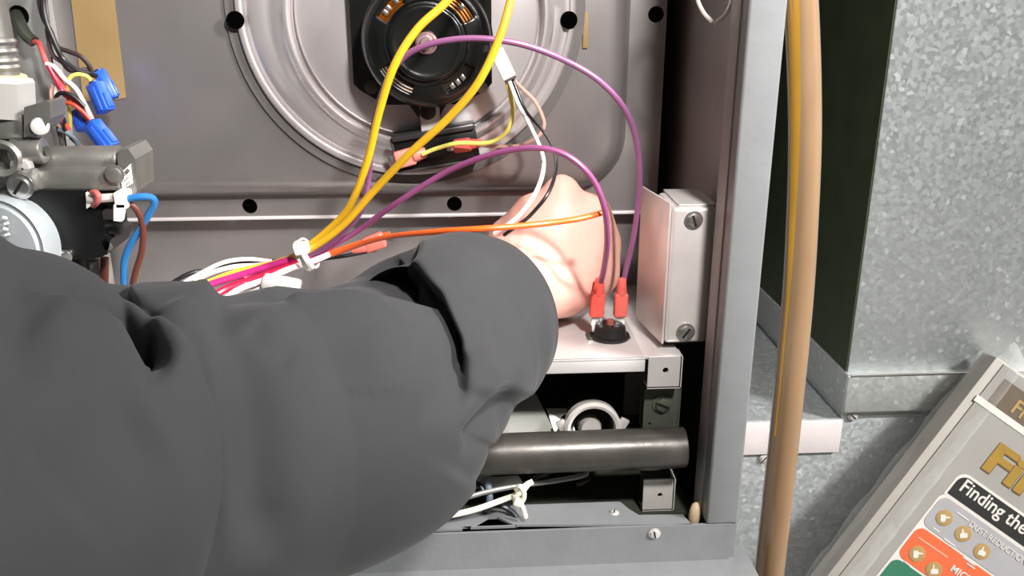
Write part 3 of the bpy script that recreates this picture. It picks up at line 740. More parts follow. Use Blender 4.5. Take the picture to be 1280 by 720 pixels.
# ------------------------------------------------------------------ hose
yho = .50
rh = 19.5 / pxm(1000, 300, yho)
hp = [at(990, -150, yho), at(996, -60, yho), at(1001, 0, yho), at(1005, 90, yho), at(1006, 180, yho), at(1003, 270, yho), at(998, 360, yho - .004), at(990, 450, yho - .010), at(981, 540, yho - .016), at(971, 630, yho - .022), at(961, 720, yho - .028), at(948, 840, yho - .034), at(935, 980, yho - .04)]
hose = thing('drain_hose', 'long amber vinyl drain hose hanging between the furnace and the duct', 'hose', hp[-1])
MB().tube(crom(hp, 8), rh, 24).build('hose_tube', hose_m, hose)
# aged yellow stripe along its left side
st = []
c = crom(hp[:9], 8)
vv = []; ff = []
for i, p in enumerate(c):
    for k in range(5):
        w_ = max(.12, 1 - i / 60); a = math.radians(212 + (k - 2) * 22 * w_)
        vv.append(p + Vector((math.cos(a), math.sin(a), 0)) * (rh * 1.012))
for i in range(len(c) - 1):
    for k in range(4):
        ff.append((i * 5 + k, i * 5 + k + 1, (i + 1) * 5 + k + 1, (i + 1) * 5 + k))
m = MB(); m.raw(vv, ff); m.build('yellow_stripe', hose_yellow, hose)

# ------------------------------------------------------------------ gas valve
yv = .492
gv = thing('gas_valve', 'cast aluminium gas valve with black solenoid block at the left edge', 'gas valve', at(60, 330, yv))
P = lambda u, v, dy=0.0: at(u, v + (5 if v < 236 else 0), yv + dy)
# upper round housing, lower ledge
MB().cyl(P(34, 198, .018), P(152, 196, .018), .0088, seg=28, bevel=.001).build('round_housing', cast_m, gv)
m = MB().pbox(18, 212, 150, 240, yv, .045, .0022); m.build('valve_body', cast_m, gv)
m = MB().pbox(-90, 176, 30, 250, yv + .006, .045, .004); m.build('inlet_block', cast_m, gv)
# end plate
e = [P(147, 190, .002), P(152, 181, .002), P(160, 181, .002), P(169, 194, .002), P(171, 240, .002), P(164, 247, .002), P(149, 244, .002)]
MB().plate(e, [], (0, .030, 0)).build('end_plate', cast_m, gv, False)
screw(gv, P(143, 213, -.001), .0040, mt=cast_m, slot=False, hexa=False)
MB().cyl(P(166, 217, .014), P(177, 217, .014), .0058, seg=18, bevel=.001).build('end_nub', cast_m, gv)
lab = MB().plate([P(150, 212, .0008), P(163, 200, .0008), P(166, 224, .0008), P(153, 237, .0008)], [], (0, .0006, 0)).build('paper_label', label_m, gv, False)
for (u, v) in ((157, 213), (158, 219), (159, 225)):
    MB().box(P(u, v, .0004), (.0036, .0004, .0004), Matrix.Rotation(-.75, 3, 'Y')).build('printed_line', print_m, lab, False)
MB().box(P(159, 209, .0004), (.0026, .0004, .0018), Matrix.Rotation(-.75, 3, 'Y')).build('printed_block', print_m, lab, False)
# solenoid block
sb = MB()
sb.plate([P(20, 237, -.004), P(110, 238, -.004), P(111, 262, -.004), P(128, 264, -.004), P(131, 296, -.004), P(138, 300, -.004), P(134, 318, -.004), P(124, 322, -.004), P(62, 328, -.004), P(40, 318, -.004)], [], (0, .036, 0))
sol = sb.build('solenoid_block', plastic_black, gv, False)
MB().pbox(112, 232, 142, 262, yv + .004, .020, .001).build('plug_socket', plastic_black, sol)
MB().cyl(P(126, 285, .004), P(152, 284, .004), .0046, seg=16, bevel=.001).build('terminal_post', plastic_black, sol)
MB().box(P(133, 305, -.003), (.0045, .002, .007), Matrix.Rotation(-.3, 3, 'Y'), .0005).build('glint_clip', chrome_m, sol)
MB().cyl(P(96, 318, .012), P(97, 345, .012), .0066, seg=18).build('outlet_stud', plastic_black, sol)
MB().cyl(P(82, 318, -.004), P(82, 322, -.007), .0035, seg=14, bevel=.0006).build('pilot_screw', chrome_m, sol)
# lower metal pieces below the block
MB().pbox(98, 326, 126, 372, yv + .016, .02, .001).build('outlet_flange', mat('outlet_grey', (158, 154, 148), .45, .4, .06, 40), gv)
MB().cyl(P(131, 322, .016), P(130, 372, .016), .0024, seg=12).build('pilot_tube', brown_w, gv)
screw(gv, P(83, 346, .008), .0050, mt=cast_m, slot=False)
MB().cyl(P(66, 332, .012), P(84, 352, .012), .005, seg=14).build('outlet_bolt', chrome_m, gv)
# bosses and screws at the left
MB().cyl(P(16, 184, .004), P(56, 183, .004), .0072, seg=22, bevel=.0012).build('boss', cast_m, gv)
MB().lathe([(0, 0), (.0026, 0), (.003, .001), (0, .001)], P(57, 184, .004), (1, 0, 0), 16).build('boss_dimple', dark_grey_m, gv)
screw(gv, P(28, 203, -.001), .0046, mt=zinc_m, hexa=False)
MB().cyl(P(30, 222, -.002), P(49, 218, -.002), .0072, .0062, 20, .001).build('boss', cast_m, gv)
screw(gv, P(26, 228, -.008), .0052, mt=chrome_m, hexa=False)
MB().lathe([(.006, 0), (.009, -.002), (.0105, 0), (.009, .004), (.006, .004), (.006, 0)], P(3, 194, -.004), (0, 1, 0), 28).build('ring_boss', cast_m, gv)
# regulator cap
kc = P(-8, 312, -.020); kr = 66 / pxm(0, 300, yv - .02)
kn = MB().lathe([(0, 0), (kr * .84, 0), (kr * .88, .0015), (kr * .93, .0018), (kr * .97, .0005), (kr, .0025), (kr, .016), (kr * .9, .020), (0, .020)], kc, (0.12, 1, -.1), 56).build('regulator_cap', knob_m, gv)
# faint embossed marks on the cap
for i, (u, v) in enumerate(((6, 272), (8, 279), (7, 286), (9, 293))):
    MB().box(at(u, v, yv - .0228), (.0024, .0008, .0012), Matrix.Rotation(.3 * (-1) ** i, 3, 'Y')).build('embossed_mark', white_plastic, kn, False)
# inlet fittings at upper left
ft = thing('pipe_fitting', 'steel nipple and white hex nut with yellow thread tape above the gas valve', 'fitting', at(10, 175, yv + .01))
q = lambda u, v, dy=0.012: at(u, v, yv + dy)
MB().cyl(q(2, 96), q(2, 96) + Vector((0, 0, .42)), 22 / pxm(4, 60, yv), seg=28).build('nipple', cast_m, ft)
for vv_ in (52, 64, 76, 84):
    MB().lathe([(23 / pxm(4, 60, yv), -.0016), (25 / pxm(4, 60, yv), 0), (23 / pxm(4, 60, yv), .0016)], Vector((q(2, 96).x, q(2, 96).y, q(3, vv_).z)), (0, 0, 1), 28).build('thread_ridge', cast_m, ft)
MB().cyl(q(4, 107), q(3, 92), 30 / pxm(4, 100, yv), 28 / pxm(4, 100, yv), 28, .0008).build('thread_tape', mat('yellow_thread_tape', (222, 202, 150), .6, 0, .08, 90, .3, 300), ft)
MB().lathe([(0, 0), (36 / pxm(4, 120, yv), 0), (36 / pxm(4, 120, yv), .019), (33 / pxm(4, 120, yv), .021), (0, .021)], q(6, 144), q(4, 104) - q(6, 144), 6, ref=(1, 0.35, 0)).build('hex_nut', mat('white_zinc_nut', (188, 184, 180), .4, .35, .04, 40), ft, angle=20)
MB().pbox(-60, 142, 30, 176, yv + .002, .034, .003).build('elbow_block', cast_m, ft)
MB().plate([q(30, 134, -.002), q(58, 126, -.002), q(62, 128, -.002), q(63, 148, -.002), q(56, 160, -.002), q(45, 166, -.002), q(30, 172, -.002)], [], (0, .020, 0)).build('elbow_lug', cast_m, ft, False)
MB().cyl(q(50, 158, -.003), q(50, 158, .004), .0048, seg=18, bevel=.001).build('lug_plug', zinc_m, ft)

# plug and wires at the valve
pg = thing('plug_connector', 'small white plug pushed into the black solenoid block', 'connector', P(148, 274, -.006))
MB().pbox(142, 241, 157, 262, yv - .010, .012, .001).build('plug_body', white_plastic, pg)
MB().plate([P(142, 256, -.010), P(156, 256, -.010), P(152, 277, -.010), P(142, 276, -.010)], [], (0, .004, 0)).build('latch_tongue', white_plastic, pg, False)
MB().tube([P(110, 249, -.006), P(142, 247, -.006)], .0024, 10).build('wire_arm', mat('grey_white_jacket', (202, 194, 188), .45), pg)
MB().plate([P(107, 241, -.007), P(112, 246, -.007), P(113, 258, -.007), P(108, 261, -.007)], [], (0, .003, 0)).build('hook_end', white_plastic, pg, False)
wire('lead_wire', [(115, 241, .484), (120, 241, .482), (123, 246, .481), (121, 253, .482), (117, 257, .485)], .0017, mat('dull_salmon_jacket', (184, 92, 90), .45, 0, .08, 60), 'short red pink lead curling in front of the solenoid socket')
wire('lead_wire', [(156, 249, .486), (174, 246, .487), (189, 247, .489), (193, 254, .490), (186, 268, .491), (174, 288, .492), (161, 310, .493), (155, 330, .494), (155, 356, .495)], .0020, blue_w, 'blue lead looping right and down from the white plug')
wire('lead_wire', [(156, 254, .488), (167, 258, .489), (176, 272, .490), (179, 292, .491), (177, 315, .492), (170, 338, .493), (166, 356, .494)], .0018, brown_w, 'brown lead curving down beside the blue one')

# ------------------------------------------------------------------ blue connectors and their wires
G = 'blue plastic tap connectors'
def tap(u0, v0, u1, v1, W, Y, label, roll=0.0):
    a, b = at(u0, v0, Y), at(u1, v1, Y - .004)
    n = Quaternion((b - a).normalized(), roll) @ Vector((0, -1, 0))
    R = frame_from(b - a, n); x_, y_, z_ = R.col; L = (b - a).length; w = W / pxm(u0, v0, Y)
    t = thing('tap_connector', label, 'connector', b, G)
    c = (a + b) / 2
    MB().box(c, (L, w, w * .8), R, w * .12, 2).build('housing', blue_plastic, t)
    MB().box(c + z_ * w * .42 + x_ * L * .05, (L * .8, w * .42, w * .14), R, w * .05).build('hinge_rib', blue_plastic, t)
    MB().box(c + y_ * w * .52 + x_ * L * .18, (L * .5, w * .2, w * .5), R, w * .05).build('lock_ear', blue_plastic, t)
    MB().cyl(a - x_ * L * .05, a + x_ * L * .06, w * .34, seg=14).build('wire_mouth', mat('dark_blue_nylon', (22, 44, 110), .4), t)
    return t
tap(118, 104, 133, 140, 20, .548, 'blue tap connector in front of the tan tape, upper of the pair', .35)
tap(124, 89, 141, 124, 16, .560, 'blue tap connector partly behind its twin on the tan tape', -.3)
tap(95, 140, 106, 162, 17, .556, 'dark blue tap connector left, behind the white and red wires', .2)
tap(114, 154, 139, 186, 21, .545, 'bright blue tap connector lowest, pointing down at the valve', .25)
wire('control_wire', [(57, -30, .556), (54, 0, .555), (57, 25, .553), (66, 48, .552), (72, 62, .552), (80, 75, .553), (96, 88, .553), (112, 92, .556), (122, 96, .556)], .0015, black_w, 'black wire dropping from the top to the upper blue connector')
wire('control_wire', [(50, -30, .558), (49, 0, .556), (54, 22, .556), (63, 38, .556), (72, 58, .556), (85, 64, .556), (100, 70, .556), (110, 80, .557), (116, 92, .558)], .0014, brownblack_w, 'brown black wire arching over to the blue connectors')
wire('control_wire', [(61, -30, .560), (57, 0, .558), (59, 22, .557), (60, 45, .556), (66, 68, .556), (78, 78, .556), (88, 88, .557), (108, 87, .558), (120, 92, .560)], .0014, mat('grey_brown_jacket', (88, 76, 80), .45, 0, .1, 60), 'grey brown wire tangled between the two black wires')
sl_ = wire('sleeve_tube', [(20, 18, .575), (26, 32, .566), (33, 44, .562), (42, 52, .560)], .0036, dark_grey_m, 'short black grommet sleeve coming out of the side plate hole', cat='sleeve')
wire('control_wire', [(42, 52, .560), (49, 54, .558), (53, 64, .556), (58, 78, .554), (68, 92, .552), (82, 112, .550), (94, 128, .549), (106, 144, .548), (117, 156, .547)], .0015, salmon_w, 'pinkish red wire slanting down to the lowest blue connector')
wire('control_wire', [(58, 80, .553), (68, 84, .551), (80, 98, .549), (94, 110, .548), (104, 126, .547), (112, 142, .546), (117, 153, .546)], .0014, white_w, 'white wire slanting down to the lowest blue connector')
wire('control_wire', [(60, 82, .551), (70, 100, .550), (76, 110, .549), (82, 120, .548), (100, 128, .548), (112, 150, .548)], .0013, red_w, 'bright red wire in the tangle beside the white one')
wire('control_wire', [(113, 100, .552), (108, 95, .550), (96, 93, .549), (87, 98, .549), (85, 110, .550), (86, 130, .551), (88, 148, .552), (88, 158, .553)], .0012, lyellow_w, 'yellow wire hooping from the front blue connector down left')
wire('control_wire', [(74, 102, .552), (70, 114, .551), (72, 128, .550), (78, 142, .550), (82, 158, .551), (86, 172, .552)], .0013, mat('ivory_wire_jacket', (226, 220, 206), .42, 0, .05, 60), 'ivory wire bowing left at the edge of the tangle')
wire('control_wire', [(106, 134, .545), (96, 124, .545), (84, 117, .545), (74, 117, .546), (70, 124, .547), (73, 136, .548), (80, 150, .549), (82, 164, .551), (95, 178, .553)], .0013, black_w, 'black wire curving over the front of the tangle')
wire('control_wire', [(115, 152, .545), (104, 140, .545), (92, 131, .545), (82, 129, .546), (77, 136, .547), (79, 150, .549), (86, 162, .551)], .0013, mat('rust_red_wire_jacket', (196, 66, 52), .42, 0, .05, 60), 'rust red wire hooping in front of the dark blue connector')
wire('control_wire', [(68, 104, .553), (64, 116, .552), (68, 140, .552), (76, 160, .553), (88, 170, .554), (102, 184, .555)], .0012, pink_w, 'thin pink wire on the left rim of the tangle')
wire('control_wire', [(74, 162, .552), (84, 166, .551), (94, 174, .551), (100, 186, .553)], .0014, greyblue_w, 'grey blue wire end curling above the valve housing')
wire('control_wire', [(73, 158, .556), (76, 172, .556), (80, 190, .556)], .0016, mat('dusky_wire_jacket', (86, 78, 80), .5, 0, .1, 60), 'dusky grey wire going straight down behind the valve housing')

# ------------------------------------------------------------------ filter package
nrm = Vector((-.10, -.97, .24)).normalized()
fp0 = at(1180, 580, .612)
def onp(u, v, lift=0.0):
    d = ray(u, v); t = (fp0 + nrm * lift - CAM).dot(nrm) / d.dot(nrm); return CAM + d * t
fx = (onp(1280, 664) - onp(1199, 607)); fx.normalize()
fy = nrm.cross(fx).normalized()
if fy.z < 0: fy = -fy
tl = onp(1247, 446)
def loc(u, v):
    d = onp(u, v) - tl; return d.dot(fx), d.dot(fy)
def lp(x, y, lift=0.0): return tl + fx * x + fy * y + nrm * lift
WF, HF, TF = .34, .30, .024
flt = thing('filter_pack', 'plastic wrapped furnace filter pack leaning tilted against the duct', 'filter', lp(.1, -HF, -TF))
RF = Matrix((fx, fy, nrm)).transposed()
pk_grey = mat('grey_card', (148, 144, 138), .6, 0, .04, 40)
pk_white = mat('white_card', (214, 208, 200), .55, 0, .03, 40)
pk_brown = mat('brown_card', (92, 76, 58), .55, 0, .06, 40)
pk_gold = mat('gold_print', (172, 134, 44), .4, .3, .12, 60)
pk_black = mat('black_print', (9, 8, 8), .6, spec=.2)
pk_orange = mat('orange_print', (224, 94, 44), .5, 0, .04, 60)
pk_green = mat('green_print', (24, 108, 78), .5, 0, .04, 60)
pk_tan = mat('tan_print', (164, 132, 76), .5, 0, .06, 60)
film_m = bpy.data.materials.new('clear_film'); film_m.use_nodes = True
p = film_m.node_tree.nodes['Principled BSDF']
p.inputs['Base Color'].default_value = (.9, .9, .88, 1); p.inputs['Roughness'].default_value = .3; p.inputs['Alpha'].default_value = .03; p.inputs['Specular IOR Level'].default_value = .3
_nt = film_m.node_tree; _n = _nt.nodes.new('ShaderNodeTexNoise'); _n.inputs['Scale'].default_value = 28; _n.inputs['Distortion'].default_value = 1.5
_b = _nt.nodes.new('ShaderNodeBump'); _b.inputs['Strength'].default_value = .5; _b.inputs['Distance'].default_value = .004
_tc = _nt.nodes.new('ShaderNodeTexCoord'); _nt.links.new(_tc.outputs['Object'], _n.inputs['Vector']); _nt.links.new(_n.outputs['Fac'], _b.inputs['Height']); _nt.links.new(_b.outputs[0], p.inputs['Normal'])
film_thick = film_m.copy(); film_thick.name = 'crumpled_film'; film_thick.node_tree.nodes['Principled BSDF'].inputs['Alpha'].default_value = .15
# carton frame and printed card
MB().box(lp(WF / 2, -HF / 2, -TF / 2 - .001), (WF, HF, TF), RF, .0015).build('filter_frame', mat('carton_edge', (168, 162, 154), .6, 0, .05, 40), flt)
MB().box(lp(WF / 2 + .002, -HF / 2, -.0004), (WF - .012, HF - .004, .0008), RF).build('printed_card', pk_grey, flt, False)
def quad(name, x0, y0, x1, y1, lift, mt, parent=flt, r=0.0, corners=(1, 1, 1, 1)):
    pts = []
    for (cx, cy, sx, sy, a0), on in zip(((x1, y1, -1, -1, 0), (x0, y1, 1, -1, 90), (x0, y0, 1, 1, 180), (x1, y0, -1, 1, 270)), corners):
        if r and on:
            for k in range(7):
                a = math.radians(a0 + 15 * k); pts.append(lp(cx + sx * r + r * math.cos(a), cy + sy * r + r * math.sin(a), lift))
        else: pts.append(lp(cx, cy, lift))
    return MB().plate(pts, [], nrm * -.0004).build(name, mt, parent, False)
def text(body, x, y, size, lift, mt, name, bold=0.0, sx=1.0, shear=0.0):
    cu = bpy.data.curves.new(name, 'FONT'); cu.body = body; cu.size = size; cu.extrude = .00015; cu.offset = bold; cu.shear = shear
    ob = bpy.data.objects.new('tmp_text', cu); COL.objects.link(ob)
    dg = bpy.context.evaluated_depsgraph_get()
    me = bpy.data.meshes.new_from_object(ob.evaluated_get(dg))
    bpy.data.objects.remove(ob); bpy.data.curves.remove(cu)
    org = flt.location
    for v in me.vertices:
        v.co = lp(x + v.co.x * sx, y + v.co.y, lift + v.co.z) - org
    me.materials.clear(); me.materials.append(mt); me.name = name
    o = bpy.data.objects.new(name, me); COL.objects.link(o); o.parent = flt
    return o
# header strip
hx0, hy1 = loc(1252, 476); _, hy0 = loc(1236, 503)
quad('header_strip', hx0 + .001, hy0, WF - .004, hy1 + .003, .0003, pk_brown)
wy = hy0
quad('white_stripe', .006, wy - .0055, WF - .004, wy, .0004, pk_white)
tx, ty = loc(1258, 511); text('Fi', *loc(1261, 513), .017, .0006, pk_tan, 'header_lettering', .0003)
# large gold lettering
gx, gy = loc(1225, 581)
text('Fil', gx, gy, .034, .0007, pk_gold, 'gold_lettering', .0013, 1.35)
text('Fil', gx + .0009, gy - .0009, .034, .0004, mat('dark_gold_print', (112, 84, 28), .5), 'gold_lettering_shade', .0013, 1.35)
# black title panel
ax_, ay_ = loc(1195, 588)
bx0, by0 = loc(1183, 617); _, by1 = loc(1200, 590)
quad('title_border', bx0 - .002, by0 - .001, WF - .002, by1 + .0022, .0003, pk_white, r=.009, corners=(0, 1, 0, 0))
quad('title_panel', bx0, by0 + .001, WF - .002, by1, .0006, pk_black, r=.008, corners=(0, 1, 0, 0))
text('Finding the', *loc(1197, 611), .0160, .0009, pk_white, 'title_lettering', .0002, .92)
# panels below
gx0, gy0 = loc(1150, 655); _, gy1 = loc(1176, 622)
quad('panel_border', gx0 - .002, gy0 - .125, WF - .002, by0 + .0005, .0002, pk_white, r=.008, corners=(0, 1, 0, 0))
pg_m = mat('cool_grey_print', (160, 158, 160), .5, 0, .03, 40)
ph = (by0 - .002) - gy0
quad('dust_panel', gx0, gy0 + .001, WF - .002, by0 - .002, .0005, pg_m, r=.007, corners=(0, 1, 1, 0))
quad('micro_panel', gx0, gy0 - ph - .001, WF - .002, gy0 - .001, .0005, pk_orange, r=.007, corners=(0, 1, 1, 0))
quad('green_panel', gx0, gy0 - 2 * ph - .003, WF - .002, gy0 - ph - .003, .0005, pk_green, r=.007, corners=(0, 1, 1, 0))
quad('teal_panel', gx0, gy0 - 3 * ph - .005, WF - .002, gy0 - 2 * ph - .005, .0005, mat('teal_print', (40, 96, 120), .5), r=.007, corners=(0, 1, 1, 0))
text('DUST REDUCTION', *loc(1209, 656), .0068, .0008, pk_white, 'dust_lettering', .0, 1.0)
text('MICROPARTICLES', *loc(1186, 712), .0085, .0008, pk_white, 'micro_lettering', .0001, 1.0)
def thumb(c, r, ang, parent):
    """white thumb sign: a fist block with a thumb bar, turned by ang"""
    ca, sa = math.cos(ang), math.sin(ang)
    def T(a, b): return lp(c[0] + r * (a * ca - b * sa), c[1] + r * (a * sa + b * ca), .0012)
    pts = [(-.42, -.48), (.45, -.48), (.50, -.1), (.42, .12), (.02, .14), (.02, .62), (-.14, .66), (-.2, .16), (-.42, .05)]
    MB().plate([T(*q_) for q_ in pts], [], nrm * -.0003).build('thumb_sign', pk_white, parent, False)
def badge(u, v, ang, r=.0068, parent=flt):
    c = loc(u, v)
    b = MB().lathe([(0, .0002), (r * .8, .0002), (r, 0), (r, -.0005), (0, -.0005)], lp(c[0], c[1], .0008), nrm, 28).build('gold_badge', pk_gold if parent is None else pk_tan, flt)
    thumb(c, r * 1.0, ang, b)
ang0 = -math.atan2(0.58, .81)
badge(1180, 647, math.radians(-55)); badge(1203.5, 667, math.radians(38)); badge(1227, 689, math.radians(15))
badge(1146, 692, math.radians(-55)); badge(1167, 712, math.radians(38)); badge(1191, 735, math.radians(15))
for (u, v, w) in ((1170, 662, .006), (1187, 678, .012), (1190, 684, .008), (1211, 701, .012), (1213, 707, .008), (1134, 704, .006)):
    c = loc(u, v); quad('small_print', c[0] - w / 2, c[1] - .0006, c[0] + w / 2, c[1] + .0006, .0008, mat('pale_print', (206, 202, 200), .6))
for (u, v, w) in ((1160, 680, .020), (1172, 688, .020), (1203, 645, .012)):
    c = loc(u, v); quad('small_print', c[0] - w / 2, c[1] - .0006, c[0] + w / 2, c[1] + .0006, .0008, mat('soft_print', (228, 160, 130), .6) if v > 660 else MATS['pale_print'])
# loose clear film: left skirt, top frill
def film(name, rows, mt=None):
    n = len(rows[0]); vv = [p for r_ in rows for p in r_]
    ff = [(i * n + k, i * n + k + 1, (i + 1) * n + k + 1, (i + 1) * n + k) for i in range(len(rows) - 1) for k in range(n - 1)]
    m = MB(); m.raw(vv, ff); return m.build(name, mt or film_m, flt, True, 80)
rows = []
for i in range(9):
    t = i / 8; row = []
    for k in range(40):
        y = -HF * 1.0 * k / 39 + .004
        bul = -.002 - .004 * max(0, math.sin((k / 39) * 3.0)) - .001 * math.sin(k * .9)
        x = .022 * t + bul * math.sin(math.pi * (1 - t) * .5) * (1 if t < 1 else 0)
        row.append(lp(x, y, -TF * .9 + (TF * .9 + .0025) * math.sin(t * math.pi / 2) + .0008 * math.sin(k * 1.7 + i)))
    rows.append(row)
film('film_skirt', rows, film_thick)
rows = []
for i in range(8):
    t = i / 7
    rows.append([lp(.004 + (WF - .01) * k / 50, .001 + .014 * t * (0.7 + .5 * math.sin(k * .55 + 1.2)), -.006 + .006 * math.sin(k * .8 + t * 2.5) * t) for k in range(51)])
film('film_frill', rows, film_thick)
rows = []
for i in range(24):
    t = i / 23
    rows.append([lp(.02 + (WF - .03) * k / 30, .0 - HF * t, .0022 + .0012 * noise.noise(Vector((k * .35, i * .3, 0)))) for k in range(31)])
film('film_sheet', rows)

# ------------------------------------------------------------------ person: arm, hand and sleeve
# body : one continuous mesh from capsules merged by a voxel remesh
segs = []
def cap(a, b, ra, rb): segs.append((Vector(a), Vector(b), ra, rb))
_A = at(25, 596, .24); _D = (_A - at(220, 568, .28)).normalized()
arm = [_A + _D * .33, _A + _D * .12, _A, at(220, 570, .28), at(432, 505, .335), at(520, 455, .38), at(590, 412, .42)]
wr = at(640, 352, .502)
for i in range(len(arm) - 1): cap(arm[i], arm[i + 1], .037 - .0022 * i, .037 - .0022 * (i + 1))
cap(arm[-1], wr, .027, .029)
mcp = {'index': at(741, 264, .548), 'middle': at(702, 241, .545), 'ring': at(664, 264, .546), 'pinky': at(634, 292, .548)}
car = {'index': at(708, 348, .534), 'middle': at(688, 342, .528), 'ring': at(662, 340, .527), 'pinky': at(645, 340, .530)}
rk = {'index': .0125, 'middle': .0130, 'ring': .0125, 'pinky': .0115}
for k in mcp:
    cap(car[k], mcp[k], .0235, rk[k]); cap(wr, car[k], .027, .0235)
FK = ['index', 'middle', 'ring', 'pinky']
for A_, B_ in zip(FK[:-1], FK[1:]):                      # webs fill the back of the hand
    for t in (.25, .5, .75):
        a_ = car[A_].lerp(mcp[A_], t); b_ = car[B_].lerp(mcp[B_], t); cap(a_, b_, .0235 - .009 * t, .0235 - .009 * t)
        cap(car[A_].lerp(car[B_], .5), (mcp[A_].lerp(mcp[B_], .5)) + Vector((0, .002, -.005)), .0240, .0125)
LEN = {'index': (.030, .026, .019), 'middle': (.031, .029, .020), 'ring': (.030, .027, .019), 'pinky': (.026, .020, .017)}
for j, k in enumerate(FK):
    a, b, c = LEN[k]; sx = (.08 - .06 * j)
    p0 = mcp[k]; d1 = Vector((sx, .80, -.52)).normalized(); p1 = p0 + d1 * a
    d2 = Vector((sx * .5, .10, -.98)).normalized(); p2 = p1 + d2 * b
    d3 = Vector((0, -.45, -.88)).normalized(); p3 = p2 + d3 * c
    r = rk[k] * .76
    cap(p0, p1, rk[k] * .95, r); cap(p1, p2, r * 1.0, r * .88); cap(p2, p3, r * .88, r * .74)
# thumb along the right side of the hand
tb0 = at(704, 362, .546); tb1 = at(749, 344, .558); tb2 = at(755, 304, .566); tb3 = at(742, 282, .574)
cap(wr, tb0, .025, .0195); cap(tb0, tb1, .0195, .0150); cap(tb1, tb2, .0145, .0125); cap(tb2, tb3, .0125, .0090)
cap(car['index'], tb1, .0200, .0145); cap(car['index'].lerp(mcp['index'], .5), tb1, .0175, .0145); cap(mcp['index'], tb1, .0125, .0145); cap(mcp['index'], tb2, .0125, .0125); cap(car['index'].lerp(mcp['index'], .6), tb2, .0160, .0130)
bm = bmesh.new()
def sphere_pts(a, b, ra, rb, n=20, m=8):
    ax = (b - a); L = ax.length; ax.normalize(); x = ax.orthogonal().normalized(); y = ax.cross(x); rings = []
    for k in range(1, m): 
        t = math.pi / 2 * k / m; rings.append((a - ax * ra * math.cos(t), ra * math.sin(t)))
    rings.append((a, ra)); rings.append((b, rb))
    for k in range(1, m):
        t = math.pi / 2 * k / m; rings.append((b + ax * rb * math.sin(t), rb * math.cos(t)))
    vv = [[bm.verts.new(c + (x * math.cos(2 * math.pi * q / n) + y * math.sin(2 * math.pi * q / n)) * r) for q in range(n)] for c, r in rings]
    for A, B_ in zip(vv[:-1], vv[1:]):
        for q in range(n): bm.faces.new((A[q], A[(q + 1) % n], B_[(q + 1) % n], B_[q]))
    bm.faces.new(vv[0][::-1]); bm.faces.new(vv[-1])
for s in segs: sphere_pts(*s)
bmesh.ops.recalc_face_normals(bm, faces=list(bm.faces))
me = bpy.data.meshes.new('person'); 
for f in bm.faces: f.smooth = True
bm.to_mesh(me); bm.free()
skin_m = mat('skin', (228, 170, 156), .48, 0, .06, 60, .10, 900, sss=.25, spec=.4)
me.materials.append(skin_m)
person = bpy.data.objects.new('person', me); COL.objects.link(person)
tag(person, "person's arm in a black sleeve reaching into the furnace, bare hand bent at the back", 'person')
rm = person.modifiers.new('merge', 'REMESH'); rm.mode = 'VOXEL'; rm.voxel_size = .0024; rm.use_smooth_shade = True
sm = person.modifiers.new('soften', 'SMOOTH'); sm.iterations = 40; sm.factor = .5

# sleeve
A0 = at(25, 596, .24); D0 = (A0 - at(220, 568, .28)).normalized()
ctrl = [(A0 + D0 * .34, .078), (A0 + D0 * .20, .074), (A0 + D0 * .08, .071), (A0, .0680), (at(110, 584, .257), .0620), (at(200, 572, .275), .0615), (at(320, 552, .305), .0585), (at(440, 512, .335), .0605), (at(512, 460, .375), .0540), (at(552, 427, .402), .0520), (at(582, 408, .418), .0490), (at(606, 398, .432), .0440)]
cp = crom([c for c, r in ctrl], 16); 
rr_c = [r for c, r in ctrl]
rad = []
for i in range(len(ctrl) - 1):
    for k in range(16):
        t = k / 16; t = t * t * (3 - 2 * t); rad.append(rr_c[i] * (1 - t) + rr_c[i + 1] * t)
rad.append(rr_c[-1])
# resample finely along its length
cl = np.array([list(p) for p in cp]); dd = np.r_[0, np.cumsum(np.linalg.norm(np.diff(cl, axis=0), axis=1))]
NS, NA = 620, 230
ss = np.linspace(0, dd[-1], NS)
C = np.stack([np.interp(ss, dd, cl[:, i]) for i in range(3)], 1); Rr = np.interp(ss, dd, rad)
for _ in range(20): C[1:-1] = (C[:-2] + C[1:-1] * 2 + C[2:]) / 4; Rr[1:-1] = (Rr[:-2] + Rr[1:-1] * 2 + Rr[2:]) / 4
T = np.gradient(C, axis=0); T /= np.linalg.norm(T, axis=1)[:, None]
nrm0 = np.array([0, 0, 1.0]); Nv = np.zeros_like(T); Bv = np.zeros_like(T)
for i in range(NS):
    n_ = nrm0 - T[i] * nrm0.dot(T[i]); n_ /= np.linalg.norm(n_); Nv[i] = n_; Bv[i] = np.cross(T[i], n_)
ang = np.linspace(0, 2 * math.pi, NA, endpoint=False)
DIR = Nv[:, None, :] * np.cos(ang)[None, :, None] + Bv[:, None, :] * np.sin(ang)[None, :, None]
V = C[:, None, :] + DIR * Rr[:, None, None]
f_, r_, u_ = (np.array(list(x)) for x in (fwd, rgt, upv)); cam_ = np.array(list(CAM))
def proj(V):
    d = V - cam_; z = d @ f_; z = np.where(np.abs(z) < 1e-4, 1e-4, z)
    return 640 + F_PX * (d @ r_) / z, 360 - F_PX * (d @ u_) / z, z
U, W, Z = proj(V)
facing = -(np.einsum('ijk,ijk->ij', DIR, (V - cam_) / np.linalg.norm(V - cam_, axis=2)[:, :, None]))
gate = np.clip((facing + .25) / .35, 0, 1) * (Z > .02)
H = np.zeros_like(U); AX = np.zeros_like(U)
